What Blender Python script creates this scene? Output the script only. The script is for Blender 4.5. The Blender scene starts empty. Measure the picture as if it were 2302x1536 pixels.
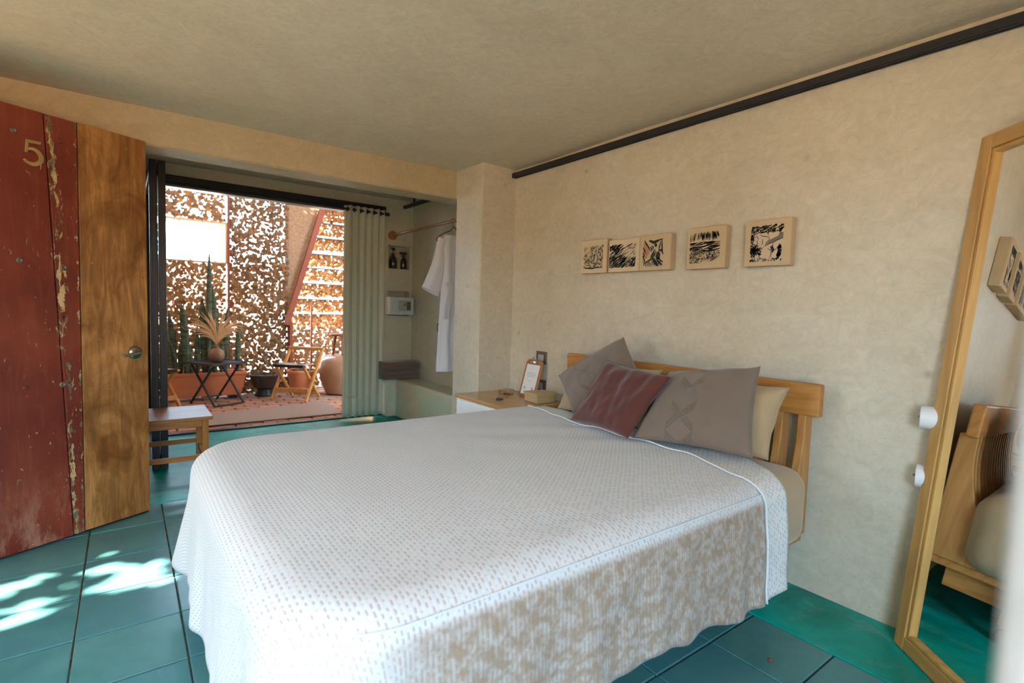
import bpy, bmesh, math, random
import numpy as np
from mathutils import Vector, Matrix, noise
PI = math.pi
C = bpy.context.scene.collection
S = bpy.context.scene
rnd = random.Random(7)

# ------------------------------------------------------------------ camera
yaw, pitch, roll = 0.64202906, 0.0629834, 0.03124629
cy, sy, cp, sp = math.cos(yaw), math.sin(yaw), math.cos(pitch), math.sin(pitch)
fwd = Vector((sy*cp, cy*cp, -sp)); right = Vector((cy, -sy, 0)); up = right.cross(fwd)
cr, sr = math.cos(roll), math.sin(roll)
r2 = cr*right + sr*up; u2 = -sr*right + cr*up
cam = bpy.data.cameras.new('camera'); camo = bpy.data.objects.new('camera', cam); C.objects.link(camo)
m = Matrix((r2, u2, -fwd)).transposed().to_4x4(); m.translation = Vector((0, 0, 1.25)); camo.matrix_world = m
cam.sensor_width = 36; cam.lens = 18.237; cam.clip_start = 0.02
cam.dof.use_dof = True; cam.dof.focus_distance = 2.9; cam.dof.aperture_fstop = 2.1
S.camera = camo

# ------------------------------------------------------------------ light
w = bpy.data.worlds.new('world'); S.world = w; w.use_nodes = True
wn = w.node_tree; wn.nodes.clear()
wo = wn.nodes.new('ShaderNodeOutputWorld'); bg = wn.nodes.new('ShaderNodeBackground')
tc = wn.nodes.new('ShaderNodeTexCoord'); sx = wn.nodes.new('ShaderNodeSeparateXYZ'); rp = wn.nodes.new('ShaderNodeValToRGB')
mr = wn.nodes.new('ShaderNodeMapRange'); mr.inputs[1].default_value = -1; mr.inputs[2].default_value = 1
wn.links.new(tc.outputs['Generated'], sx.inputs[0]); wn.links.new(sx.outputs[2], mr.inputs[0]); wn.links.new(mr.outputs[0], rp.inputs[0])
e = rp.color_ramp.elements
e[0].position = 0.0; e[0].color = (0.42, 0.36, 0.29, 1); e[1].position = 1; e[1].color = (0.42, 0.66, 1.0, 1)
x = e.new(0.47); x.color = (0.60, 0.54, 0.47, 1); x = e.new(0.52); x.color = (0.52, 0.80, 1.0, 1)
wn.links.new(rp.outputs[0], bg.inputs[0]); bg.inputs[1].default_value = 26.0
wn.links.new(bg.outputs[0], wo.inputs[0])
SUN = Vector((1.0, 0.10, -0.78)).normalized()
sl = bpy.data.lights.new('sun', 'SUN'); sl.energy = 85; sl.angle = math.radians(0.35); sl.color = (1, 0.86, 0.68)
so = bpy.data.objects.new('sun', sl); C.objects.link(so); so.rotation_euler = (-SUN).to_track_quat('Z', 'Y').to_euler()
so.location = (-6, 3, 6)
def portal(loc, nrm, sx_, sy_):
    l = bpy.data.lights.new('portal', 'AREA'); l.shape = 'RECTANGLE'; l.size = sx_; l.size_y = sy_; l.cycles.is_portal = True
    o = bpy.data.objects.new('portal', l); C.objects.link(o); o.location = loc
    o.rotation_euler = (-Vector(nrm)).to_track_quat('Z', 'Y').to_euler()
portal((-2.51, 2.55, 1.07), (1, 0, 0), 1.0, 2.2); portal((-.8, -1.31, 1.35), (0, 1, 0), 2.1, 1.6)
S.view_settings.view_transform = 'Standard'; S.view_settings.look = 'None'
S.view_settings.exposure = 0.06; S.view_settings.gamma = 1.0; S.view_settings.use_curve_mapping = False
S.cycles.use_denoising = True
S.cycles.max_bounces = 9; S.cycles.transparent_max_bounces = 32; S.cycles.diffuse_bounces = 5; S.cycles.sample_clamp_indirect = 12

# ------------------------------------------------------------------ materials
class MT:
    def __init__(s, name, rough=0.6, metal=0.0, spec=0.5):
        s.m = bpy.data.materials.new(name); s.m.use_nodes = True; s.t = s.m.node_tree; s.N = s.t.nodes; s.L = s.t.links
        s.b = s.N['Principled BSDF']; s.b.inputs['Roughness'].default_value = rough
        s.b.inputs['Metallic'].default_value = metal; s.b.inputs['Specular IOR Level'].default_value = spec
        s._co = None
    def set(s, inp, v):
        i = inp if not isinstance(inp, str) else s.b.inputs[inp]
        if isinstance(v, (int, float)): i.default_value = v
        elif isinstance(v, tuple): i.default_value = v if len(v) != 3 or i.type == 'VECTOR' else (*v, 1)
        else: s.L.new(v, i)
    def co(s, kind='Object', scale=(1, 1, 1), rot=(0, 0, 0), loc=(0, 0, 0)):
        t = s.N.new('ShaderNodeTexCoord'); mp = s.N.new('ShaderNodeMapping')
        mp.inputs['Scale'].default_value = scale; mp.inputs['Rotation'].default_value = rot; mp.inputs['Location'].default_value = loc
        s.L.new(t.outputs[kind], mp.inputs[0]); return mp.outputs[0]
    def noise(s, co, sc=5, det=4, rough=0.5, dist=0, out='Fac'):
        n = s.N.new('ShaderNodeTexNoise'); s.L.new(co, n.inputs['Vector']); n.inputs['Scale'].default_value = sc
        n.inputs['Detail'].default_value = det; n.inputs['Roughness'].default_value = rough; n.inputs['Distortion'].default_value = dist
        return n.outputs[out]
    def vor(s, co, sc=5, feat='F1', out='Distance', rand=1.0):
        n = s.N.new('ShaderNodeTexVoronoi'); s.L.new(co, n.inputs['Vector']); n.feature = feat; n.inputs['Scale'].default_value = sc
        n.inputs['Randomness'].default_value = rand; return n.outputs[out]
    def wave(s, co, sc=5, dist=2, det=2, dsc=1, axis='X'):
        n = s.N.new('ShaderNodeTexWave'); s.L.new(co, n.inputs['Vector']); n.inputs['Scale'].default_value = sc; n.bands_direction = axis
        n.inputs['Distortion'].default_value = dist; n.inputs['Detail'].default_value = det; n.inputs['Detail Scale'].default_value = dsc
        return n.outputs['Fac']
    def ramp(s, f, stops, interp='LINEAR'):
        r = s.N.new('ShaderNodeValToRGB'); s.L.new(f, r.inputs[0]); e = r.color_ramp.elements; r.color_ramp.interpolation = interp
        while len(e) < len(stops): e.new(0.5)
        for i, (p, c) in enumerate(stops):
            e[i].position = p; e[i].color = (c, c, c, 1) if isinstance(c, (int, float)) else (*c, 1)
        return r.outputs[0]
    def mix(s, f, a, b, mode='MIX'):
        n = s.N.new('ShaderNodeMix'); n.data_type = 'RGBA'; n.blend_type = mode
        s.set(n.inputs[0], f); s.set(n.inputs[6], a); s.set(n.inputs[7], b); return n.outputs[2]
    def math(s, op, a, b=0.0, c=0.0, clamp=False):
        n = s.N.new('ShaderNodeMath'); n.operation = op; n.use_clamp = clamp
        s.set(n.inputs[0], a); s.set(n.inputs[1], b); s.set(n.inputs[2], c); return n.outputs[0]
    def sep(s, v):
        n = s.N.new('ShaderNodeSeparateXYZ'); s.L.new(v, n.inputs[0]); return n.outputs
    def comb(s, x, y, z=0.0):
        n = s.N.new('ShaderNodeCombineXYZ'); s.set(n.inputs[0], x); s.set(n.inputs[1], y); s.set(n.inputs[2], z); return n.outputs[0]
    def bump(s, h, st=0.3, d=0.01, prev=None):
        n = s.N.new('ShaderNodeBump'); s.L.new(h, n.inputs['Height']); n.inputs['Strength'].default_value = st; n.inputs['Distance'].default_value = d
        if prev is not None: s.L.new(prev, n.inputs['Normal'])
        s.L.new(n.outputs[0], s.b.inputs['Normal']); return n.outputs[0]
    def rand(s):
        n = s.N.new('ShaderNodeObjectInfo'); return n.outputs['Random']

def flat(name, col, rough=0.6, metal=0.0, var=0.12, sc=12, bump=0.0, spec=0.5):
    t = MT(name, rough, metal, spec); co = t.co(); f = t.noise(co, sc, 5)
    t.set('Base Color', t.mix(f, tuple(c*(1-var) for c in col), tuple(min(1, c*(1+var)) for c in col)))
    if bump: t.bump(t.noise(co, sc*4, 4), bump, 0.004)
    return t.m

def plaster(name, a, b, spots=True, rough=0.55, green=None, sc=1.0):
    t = MT(name, rough, 0, 0.35); co = t.co()
    n1 = t.noise(co, 1.1*sc, 6, 0.6, 0.6); n2 = t.noise(t.co(scale=(1, 1, 2.2)), 5*sc, 7, 0.65, 1.2); n3 = t.noise(co, 60, 3)
    f = t.math('ADD', t.math('MULTIPLY', n1, 0.55), t.math('MULTIPLY', n2, 0.45))
    col = t.mix(t.ramp(f, [(0.34, 0.0), (0.66, 1.0)]), a, b)
    mott = t.ramp(t.noise(co, 14*sc, 8, 0.7, 2.0), [(0.3, 0.87), (0.7, 1.07)])
    col = t.mix(1.0, col, mott, 'MULTIPLY')
    if green: col = t.mix(t.ramp(t.noise(co, 2.4, 5, 0.6), [(0.42, 0.0), (0.62, 0.8)]), col, green)
    if spots:
        v = t.vor(co, 3.2); col = t.mix(t.ramp(v, [(0.0, 0.6), (0.075, 0.0)]), col, (0.30, 0.17, 0.08))
        sc_ = t.noise(t.co(scale=(1, 9, 9), rot=(0.5, 0, 0)), 9, 2); col = t.mix(t.ramp(sc_, [(0.70, 0.0), (0.74, 0.35)]), col, (0.36, 0.26, 0.16))
    t.set('Base Color', col)
    t.set('Roughness', t.ramp(n2, [(0.2, rough-0.1), (0.8, rough+0.12)]))
    p = t.bump(t.noise(co, 3.5, 5, 0.55, 1.0), 0.35, 0.02); t.bump(t.noise(t.co(scale=(1, 2, 6)), 22, 6, 0.7, 1.5), 0.22, 0.006, p)
    return t.m

def wood(name, a, b, axis='X', sc=1.0, rough=0.42, knots=True, kind='Object'):
    t = MT(name, rough, 0, 0.4); s_ = {'X': (1, 9, 9), 'Y': (9, 1, 9), 'Z': (9, 9, 1)}[axis]
    co = t.co(kind, scale=tuple(k*sc for k in s_))
    n = t.noise(co, 2.0, 6, 0.6, 0.9); g = t.noise(co, 9.0, 3, 0.5)
    f = t.math('ADD', t.math('MULTIPLY', n, 0.75), t.math('MULTIPLY', g, 0.25))
    col = t.mix(t.ramp(f, [(0.3, 0.0), (0.68, 1.0)]), a, b)
    rings = t.wave(co, 1.3, 5, 3, 0.8, 'DIAGONAL'); col = t.mix(t.ramp(rings, [(0.0, 0.28), (0.35, 0.0)]), col, tuple(c*0.6 for c in a))
    t.set('Base Color', t.mix(t.math('MULTIPLY', t.rand(), 0.18), col, tuple(c*0.7 for c in a)))
    t.bump(g, 0.12, 0.003)
    return t.m

def fabric(name, col, col2=None, sc=900, rough=0.95, sheen=0.3, bump=0.25):
    t = MT(name, rough, 0, 0.15); uv = t.co('UV')
    f = t.noise(t.co(), 7, 6, 0.65); g = t.noise(uv, sc*0.6, 2)
    c2 = col2 or tuple(c*0.8 for c in col)
    c = t.mix(f, c2, col); c = t.mix(t.ramp(g, [(0.3, 0.28), (0.7, 0.0)]), c, tuple(k*0.6 for k in col))
    t.set('Base Color', c); t.set('Sheen Weight', sheen)
    t.bump(g, bump, 0.0015)
    return t.m

M = {}
M['wall'] = plaster('lime_plaster', (0.52, 0.455, 0.345), (0.635, 0.575, 0.465))
M['wall_far'] = plaster('lime_plaster_annex', (0.47, 0.43, 0.32), (0.56, 0.52, 0.40))
M['ceil'] = plaster('ceiling_plaster', (0.60, 0.515, 0.39), (0.69, 0.605, 0.475), spots=False, rough=0.5)
M['beam'] = plaster('beam_plaster', (0.46, 0.36, 0.22), (0.54, 0.43, 0.28), spots=False)
M['bench'] = plaster('bench_plaster', (0.58, 0.50, 0.36), (0.64, 0.57, 0.43), spots=False, green=(0.50, 0.60, 0.45))
M['white_wall'] = plaster('pale_plaster', (0.50, 0.50, 0.51), (0.55, 0.55, 0.56), spots=False)
M['peach'] = plaster('peach_plaster', (0.85, 0.47, 0.24), (0.90, 0.54, 0.30), spots=False)
# teal smooth floor
t = MT('teal_cement', 0.3, 0, 0.25); co = t.co()
c = t.mix(t.ramp(t.noise(co, 2.2, 7, 0.65, 0.8), [(0.35, 0.0), (0.68, 1.0)]), (0.0, 0.18, 0.14), (0.0, 0.46, 0.375))
c = t.mix(t.ramp(t.noise(co, 6, 6, 0.7, 0.4), [(0.54, 0.0), (0.80, 0.7)]), c, (0.22, 0.38, 0.33))
t.set('Base Color', c); t.set('Roughness', t.ramp(t.noise(co, 5, 5), [(0.3, 0.29), (0.7, 0.42)])); t.bump(t.noise(co, 9, 4), 0.15, 0.006)
M['teal'] = t.m
t = MT('cement_tile', 0.22, 0, 0.5); co = t.co()
c = t.mix(t.ramp(t.noise(co, 3.0, 6, 0.6, 0.6), [(0.3, 0.0), (0.7, 1.0)]), (0.045, 0.17, 0.17), (0.10, 0.27, 0.26))
c = t.mix(t.rand(), c, (0.06, 0.20, 0.23))
c = t.mix(t.ramp(t.noise(co, 11, 5, 0.7), [(0.45, 0.0), (0.9, 0.3)]), c, (0.16, 0.34, 0.31))
t.set('Base Color', c); t.set('Roughness', t.ramp(t.noise(co, 6, 4), [(0.3, 0.285), (0.7, 0.38)])); t.bump(t.noise(co, 6, 3), 0.12, 0.006)
M['tile'] = t.m
t = MT('grout', 0.9); co = t.co()
t.set('Base Color', t.ramp(t.noise(co, 14, 6, 0.7), [(0.38, (0.07, 0.06, 0.045)), (0.52, (0.20, 0.15, 0.10)), (0.62, (0.02, 0.22, 0.20))]))
M['grout'] = t.m
M['paver'] = None
t = MT('clay_paver', 0.75, 0, 0.4); co = t.co()
c = t.mix(t.rand(), (0.30, 0.125, 0.06), (0.46, 0.22, 0.115)); c = t.mix(t.ramp(t.noise(co, 9, 6, 0.7), [(0.35, 0.0), (0.7, 0.7)]), c, (0.50, 0.36, 0.27))
t.set('Base Color', c); t.bump(t.noise(co, 30, 5), 0.4, 0.006); M['paver'] = t.m
M['mortar'] = flat('paver_joint', (0.10, 0.07, 0.05), 0.9)
M['mat'] = flat('grey_mat', (0.30, 0.26, 0.22), 0.9, sc=40, var=0.1)
M['black_metal'] = flat('black_metal', (0.014, 0.014, 0.016), 0.55, 0.0, sc=30)
M['dark_frame'] = flat('dark_aluminium', (0.02, 0.02, 0.024), 0.3, 0.3)
M['steel'] = flat('steel', (0.45, 0.46, 0.47), 0.25, 1.0)
M['nickel'] = flat('nickel', (0.42, 0.37, 0.31), 0.22, 1.0)
M['brass'] = flat('aged_brass', (0.55, 0.36, 0.16), 0.35, 0.8)
M['bronze'] = flat('brown_plate', (0.17, 0.125, 0.09), 0.35, 0.4)
M['grey_plastic'] = flat('grey_plastic', (0.36, 0.37, 0.38), 0.4)
M['white_plastic'] = flat('white_plastic', (0.72, 0.72, 0.74), 0.4, var=0.03)
M['safe_white'] = flat('safe_enamel', (0.52, 0.54, 0.53), 0.45, var=0.04)
M['safe_grey'] = flat('safe_panel', (0.36, 0.35, 0.32), 0.4, var=0.06)
M['black'] = flat('black_plastic', (0.012, 0.012, 0.013), 0.4)
M['amber'] = flat('dark_amber_glass', (0.03, 0.018, 0.012), 0.12, spec=0.7)
M['lacquer'] = flat('white_lacquer', (0.78, 0.78, 0.78), 0.4, var=0.03)
M['oak_x'] = wood('oak_x', (0.38, 0.15, 0.035), (0.56, 0.26, 0.07), 'X')
M['oak_y'] = wood('oak_y', (0.38, 0.145, 0.03), (0.56, 0.255, 0.065), 'Y')
M['oak_z'] = wood('oak_z', (0.39, 0.16, 0.04), (0.57, 0.28, 0.085), 'Z')
M['pine_z'] = wood('pine_z', (0.48, 0.25, 0.065), (0.64, 0.38, 0.13), 'Z', 0.7, 0.38)
M['pine_x'] = wood('pine_x', (0.48, 0.25, 0.065), (0.64, 0.38, 0.13), 'X', 0.7, 0.38)
M['top_wood'] = wood('tabletop_wood', (0.46, 0.22, 0.075), (0.60, 0.33, 0.13), 'Y', 0.8, 0.2)
M['stool_x'] = wood('stool_wood', (0.34, 0.12, 0.025), (0.48, 0.20, 0.05), 'X', 1, 0.42)
M['stool_z'] = wood('stool_leg_wood', (0.34, 0.12, 0.025), (0.48, 0.20, 0.05), 'Z', 1, 0.35)
M['teak'] = wood('teak', (0.52, 0.23, 0.06), (0.66, 0.34, 0.10), 'Z', 1, 0.32)
M['redwood'] = wood('red_brown_wood', (0.18, 0.05, 0.02), (0.26, 0.08, 0.03), 'Z', 1, 0.4)
M['rod_wood'] = wood('rod_wood', (0.26, 0.10, 0.035), (0.36, 0.15, 0.05), 'Y', 1, 0.35)
M['board'] = wood('clipboard_wood', (0.30, 0.13, 0.05), (0.40, 0.19, 0.08), 'Z', 1, 0.4)
M['rust'] = flat('rust_red_paint', (0.25, 0.055, 0.018), 0.5, sc=9, var=0.25)
M['terracotta'] = flat('terracotta', (0.66, 0.21, 0.085), 0.65, sc=8, var=0.2, bump=0.15)
M['terracotta_dark'] = flat('dark_clay', (0.055, 0.035, 0.03), 0.5, sc=8, var=0.2)
M['urn'] = flat('glazed_clay', (0.36, 0.20, 0.11), 0.28, sc=6, var=0.18)
M['vase'] = flat('vase_clay', (0.24, 0.13, 0.085), 0.4, sc=14, var=0.2)
M['soil'] = flat('soil', (0.05, 0.035, 0.025), 0.95, sc=60, var=0.5, bump=0.6)
M['leafy'] = flat('small_plant_leaves', (0.07, 0.10, 0.035), 0.6, sc=30, var=0.4)
M['pampas'] = flat('dried_grass', (0.66, 0.44, 0.24), 0.8, sc=30, var=0.2)
M['vine'] = flat('dry_stem', (0.16, 0.13, 0.09), 0.8)
M['towel'] = fabric('towel_brown', (0.22, 0.145, 0.11), sc=120, bump=0.6)
M['robe'] = fabric('robe_white', (0.80, 0.79, 0.86), (0.76, 0.75, 0.82), sc=400, bump=0.15)
M['curtain'] = fabric('curtain_sage', (0.72, 0.69, 0.54), (0.68, 0.65, 0.51), sc=500, bump=0.15)
M['grey_fab'] = None
M['purple'] = fabric('cushion_maroon', (0.135, 0.043, 0.033), (0.095, 0.032, 0.03), sc=700, bump=0.3)
M['beige'] = fabric('sheet_beige', (0.44, 0.31, 0.18), (0.40, 0.28, 0.16), sc=900, bump=0.06)
M['chair_cloth'] = fabric('chair_canvas', (0.30, 0.26, 0.22), sc=200)
M['chair_cloth_dark'] = fabric('chair_canvas_dark', (0.03, 0.025, 0.025), sc=200)
M['canvas'] = flat('picture_board', (0.50, 0.365, 0.22), 0.7, sc=30, var=0.06)
M['paperA'] = flat('picture_paper_pale', (0.60, 0.47, 0.31), 0.8, var=0.04)
M['paperB'] = flat('picture_paper_tan', (0.52, 0.385, 0.235), 0.8, var=0.04)
M['ink'] = flat('black_ink', (0.02, 0.017, 0.014), 0.7)
M['ink_grey'] = flat('grey_ink', (0.16, 0.12, 0.09), 0.7)
M['ink_orange'] = flat('orange_ink', (0.45, 0.19, 0.09), 0.7)
M['ink_green'] = flat('yellow_green_ink', (0.42, 0.42, 0.10), 0.7)
M['skin_paper'] = flat('drawing_paper', (0.56, 0.42, 0.29), 0.8, var=0.03)
M['paper'] = flat('paper', (0.74, 0.75, 0.77), 0.8, var=0.02)
M['print_grey'] = flat('grey_print', (0.42, 0.42, 0.43), 0.8, var=0.02)
M['dry_leaf'] = flat('dry_leaf', (0.30, 0.08, 0.03), 0.7)
M['garden'] = flat('sky_block_ochre', (0.56, 0.31, 0.15), 0.9, sc=3, var=0.1)  # ochre for the added sky-hiding walls, to send warm light indoors
M['ground'] = flat('sunlit_paving', (0.52, 0.29, 0.13), 0.9, sc=3, var=0.15)
M['tree_leaf'] = flat('tree_leaf', (0.07, 0.14, 0.03), 0.6, var=0.3)
M['bark'] = flat('bark', (0.14, 0.09, 0.06), 0.9)
M['facade'] = flat('far_facade', (0.75, 0.66, 0.55), 0.9)
M['facade_dark'] = flat('far_window', (0.10, 0.10, 0.11), 0.5)
t = MT('mirror_glass', 0.0, 1.0); t.set('Base Color', (0.93, 0.94, 0.93)); t.b.inputs['Roughness'].default_value = 0.004; M['mirror'] = t.m
def glass(name, col=(1, 1, 1), rough=0.0, op=0.9):
    t = MT(name); g = t.N.new('ShaderNodeBsdfGlossy'); g.inputs['Roughness'].default_value = rough
    tr = t.N.new('ShaderNodeBsdfTransparent'); tr.inputs[0].default_value = (*col, 1)
    f = t.N.new('ShaderNodeLayerWeight'); f.inputs[0].default_value = 0.5; fm = t.math('MULTIPLY_ADD', t.math('POWER', f.outputs['Facing'], 4.0), 0.7, 0.04); mx = t.N.new('ShaderNodeMixShader')
    t.L.new(fm, mx.inputs[0]); t.L.new(tr.outputs[0], mx.inputs[1]); t.L.new(g.outputs[0], mx.inputs[2])
    t.L.new(mx.outputs[0], t.N['Material Output'].inputs[0]); return t.m
M['glass'] = glass('window_glass', (0.93, 0.95, 0.93)); M['clear'] = glass('clear_glass', (0.96, 0.97, 0.97))
# seed-disc screen pieces: slightly translucent brown
t = MT('seed_disc', 0.5, 0, 0.4); co = t.co()
c = t.mix(t.rand(), (0.17, 0.085, 0.032), (0.36, 0.20, 0.082)); c = t.mix(t.ramp(t.noise(t.co('Generated'), 3, 3), [(0.4, 0.0), (0.7, 0.6)]), c, (0.12, 0.06, 0.03))
c = t.mix(t.ramp(t.noise(co, 1.1, 3), [(0.4, 0.0), (0.7, 0.5)]), c, (0.44, 0.20, 0.05))
t.set('Base Color', c); M['disc'] = t.m
t = MT('reed_mat', 0.7); co = t.co(); n = t.noise(t.co(scale=(60, 60, 12)), 3, 5, 0.7)
t.set('Base Color', t.ramp(n, [(0.3, (0.16, 0.09, 0.05)), (0.6, (0.52, 0.36, 0.22)), (0.75, (0.8, 0.66, 0.5))])); t.bump(n, 0.8, 0.01); M['reed'] = t.m
M['wire'] = flat('rusty_wire', (0.08, 0.05, 0.035), 0.6, 0.3)
# snake plant
t = MT('spear_leaf', 0.45, 0, 0.4); co = t.co(scale=(1, 1, 5))
t.set('Base Color', t.ramp(t.noise(co, 7, 4, 0.6, 1.2), [(0.38, (0.018, 0.030, 0.016)), (0.52, (0.055, 0.085, 0.04)), (0.66, (0.12, 0.14, 0.08))])); M['spear'] = t.m
# woven box
t = MT('woven_palm', 0.7); co = t.co(); z = t.wave(t.co(), 42, 0.6, 2, 2, 'Z')
t.set('Base Color', t.mix(z, (0.42, 0.26, 0.11), (0.74, 0.56, 0.30))); t.bump(z, 0.7, 0.004); M['woven'] = t.m
# door boards
def redpaint():
    t = MT('red_door_paint', 0.42, 0, 0.4); co = t.co('Object'); x, y, z = t.sep(co)
    st = t.noise(t.co(scale=(22, 22, 2.2)), 1.5, 6, 0.65, 0.5); bl = t.noise(t.co(scale=(2.5, 2.5, 1.6)), 1.6, 4)
    c = t.mix(t.ramp(bl, [(0.35, 0.0), (0.7, 1.0)]), (0.14, 0.018, 0.010), (0.23, 0.040, 0.018))
    c = t.mix(t.ramp(st, [(0.52, 0.0), (0.75, 0.55)]), c, (0.27, 0.065, 0.028))
    low = t.math('MULTIPLY', t.ramp(t.math('MULTIPLY', z, 0.5), [(0.0, 1.0), (0.20, 0.0)]), t.ramp(t.noise(t.co(scale=(8, 8, 2.5)), 2, 6, 0.7), [(0.45, 0.0), (0.62, 0.8)]))
    c = t.mix(low, c, (0.42, 0.20, 0.13))
    # flaked paint next to the cracks
    wob = t.math('MULTIPLY', t.math('SUBTRACT', t.noise(t.comb(z, 0.0, 0.0), 2.2, 3), 0.5), 0.10)
    line = t.math('ABSOLUTE', t.math('SUBTRACT', t.math('ADD', x, wob), t.math('MULTIPLY_ADD', z, 0.035, 0.362)))
    edge = t.math('ABSOLUTE', t.math('SUBTRACT', x, 0.334))
    fl = t.noise(t.co(scale=(14, 14, 5)), 4, 7, 0.68, 0.6)
    k = t.math('MAXIMUM', t.ramp(line, [(0.0, 0.17), (0.028, 0.0)]), t.ramp(edge, [(0.0, 0.13), (0.012, 0.0)]))
    chip = t.ramp(t.math('ADD', fl, k), [(0.655, 0.0), (0.665, 1.0)])
    cc = t.ramp(t.noise(t.co(scale=(7, 7, 3)), 3, 3), [(0.40, (0.13, 0.12, 0.07)), (0.5, (0.44, 0.34, 0.15)), (0.62, (0.62, 0.42, 0.20))])
    c = t.mix(chip, c, cc)
    sp_ = t.ramp(t.noise(t.co(scale=(3, 3, 1.4)), 9, 4, 0.6), [(0.755, 0.0), (0.765, 1.0)]); c = t.mix(sp_, c, (0.50, 0.30, 0.15))
    t.set('Base Color', c); t.bump(t.math('SUBTRACT', t.math('MULTIPLY', st, 0.4), chip), 0.4, 0.004)
    return t.m
M['red'] = redpaint()
t = MT('stained_plank', 0.35, 0, 0.4); g = t.noise(t.co(scale=(14, 14, 1.6)), 1.6, 6, 0.65, 1.2); b_ = t.noise(t.co(scale=(4, 4, 2.2)), 1.4, 5, 0.6, 1.0)
c = t.mix(t.ramp(b_, [(0.32, 0.0), (0.66, 1.0)]), (0.19, 0.06, 0.012), (0.60, 0.28, 0.09)); c = t.mix(t.ramp(g, [(0.42, 0.55), (0.6, 0.0)]), c, (0.15, 0.055, 0.012))
t.set('Base Color', c); t.bump(g, 0.2, 0.003); M['stain'] = t.m
# bedspread : rows of woven dashes on off-white, medallions, browner below the seam
def spread(name, base, ink, side=True):
    t = MT(name, 0.95, 0, 0.1); uv = t.co('UV'); x, y, z = t.sep(uv)
    px, py = 0.0135, 0.021
    u = t.math('DIVIDE', x, px); row = t.math('FLOOR', u); fu = t.math('FRACT', u)
    v = t.math('ADD', t.math('DIVIDE', y, py), t.math('MULTIPLY', t.math('MODULO', row, 2.0), 0.5)); fv = t.math('FRACT', v)
    ring = t.vor(t.comb(t.math('DIVIDE', x, 0.085), t.math('DIVIDE', y, 0.085)), 1.0, rand=0.45)
    rw = t.math('SINE', t.math('MULTIPLY', ring, 21.0))
    big = t.noise(t.comb(t.math('MULTIPLY', x, 5.0), t.math('MULTIPLY', y, 5.0)), 1.0, 3)
    # gradient of pattern density away from the foot-end centre
    edge = t.math('MULTIPLY', t.math('SUBTRACT', 1.9, y, clamp=False), 1.1, clamp=True)
    dens = t.math('ADD', t.math('MULTIPLY', rw, t.math('MULTIPLY', edge, 0.20)), t.math('ADD', 0.13, t.math('MULTIPLY', big, 0.16)))
    if side:
        below = t.math('MULTIPLY', t.ramp(y, [(0.885, 1.0), (0.905, 0.0)]), t.ramp(x, [(0.30, 0.0), (0.55, 1.0)]))
        dens = t.math('ADD', dens, t.math('MULTIPLY', below, 0.14))
    du = t.math('LESS_THAN', t.math('ABSOLUTE', t.math('SUBTRACT', fu, 0.5)), 0.17)
    dv = t.math('LESS_THAN', t.math('ABSOLUTE', t.math('SUBTRACT', fv, 0.5)), dens)
    d = t.math('MULTIPLY', du, dv)
    nz = t.noise(uv, 700, 2)
    c = t.mix(t.math('MULTIPLY', d, 0.60), base, ink)
    if side: c = t.mix(t.math('MULTIPLY', below, t.ramp(t.math('ADD', t.math('MULTIPLY', rw, 0.06), t.noise(t.comb(t.math('MULTIPLY', x, 26.0), t.math('MULTIPLY', y, 26.0)), 1.0, 4, 0.6)), [(0.40, 0.92), (0.64, 0.50)])), c, (0.31, 0.205, 0.13))
    c = t.mix(t.ramp(nz, [(0.35, 0.12), (0.65, 0.0)]), c, tuple(k*0.6 for k in base))
    t.set('Base Color', c); t.set('Sheen Weight', 0.15)
    rib = t.math('ABSOLUTE', t.math('SUBTRACT', fu, 0.5)); t.bump(t.math('SUBTRACT', rib, t.math('MULTIPLY', d, 0.3)), 0.25, 0.0025)
    return t.m
M['spread'] = spread('bedspread_weave', (0.65, 0.66, 0.68), (0.34, 0.19, 0.14))
M['spread_back'] = spread('bedspread_reverse', (0.72, 0.71, 0.71), (0.28, 0.22, 0.18), side=False)
M['piping'] = fabric('white_piping', (0.82, 0.82, 0.84), sc=300, bump=0.1)
# grey linen with a band of raised zigzag stitching
t = MT('cushion_taupe', 0.95, 0, 0.15); uv = t.co('UV'); x, y, z = t.sep(uv)
f = t.noise(uv, 500, 2); c = t.mix(t.noise(t.co(), 6, 5), (0.185, 0.135, 0.105), (0.235, 0.178, 0.14)); c = t.mix(t.ramp(f, [(0.3, 0.3), (0.7, 0.0)]), c, (0.12, 0.085, 0.065))
band = t.math('LESS_THAN', t.math('ABSOLUTE', t.math('SUBTRACT', x, 0.42)), 0.12)
zz = t.math('PINGPONG', t.math('ADD', y, 0.0), 0.16)
dg = t.math('SINE', t.math('MULTIPLY', t.math('ADD', t.math('MULTIPLY', x, 1.0), zz), 230.0))
near = t.math('LESS_THAN', t.math('ABSOLUTE', t.math('SUBTRACT', t.math('ABSOLUTE', t.math('SUBTRACT', x, 0.42)), zz)), 0.045)
h = t.math('MULTIPLY', t.math('MULTIPLY', dg, near), band)
c = t.mix(t.math('MULTIPLY', t.math('MAXIMUM', h, 0.0), 0.45), c, (0.10, 0.07, 0.05))
t.set('Base Color', c); t.set('Sheen Weight', 0.3)
p = t.bump(f, 0.25, 0.0015); t.bump(h, 0.55, 0.004, p); M['grey_fab'] = t.m

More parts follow.
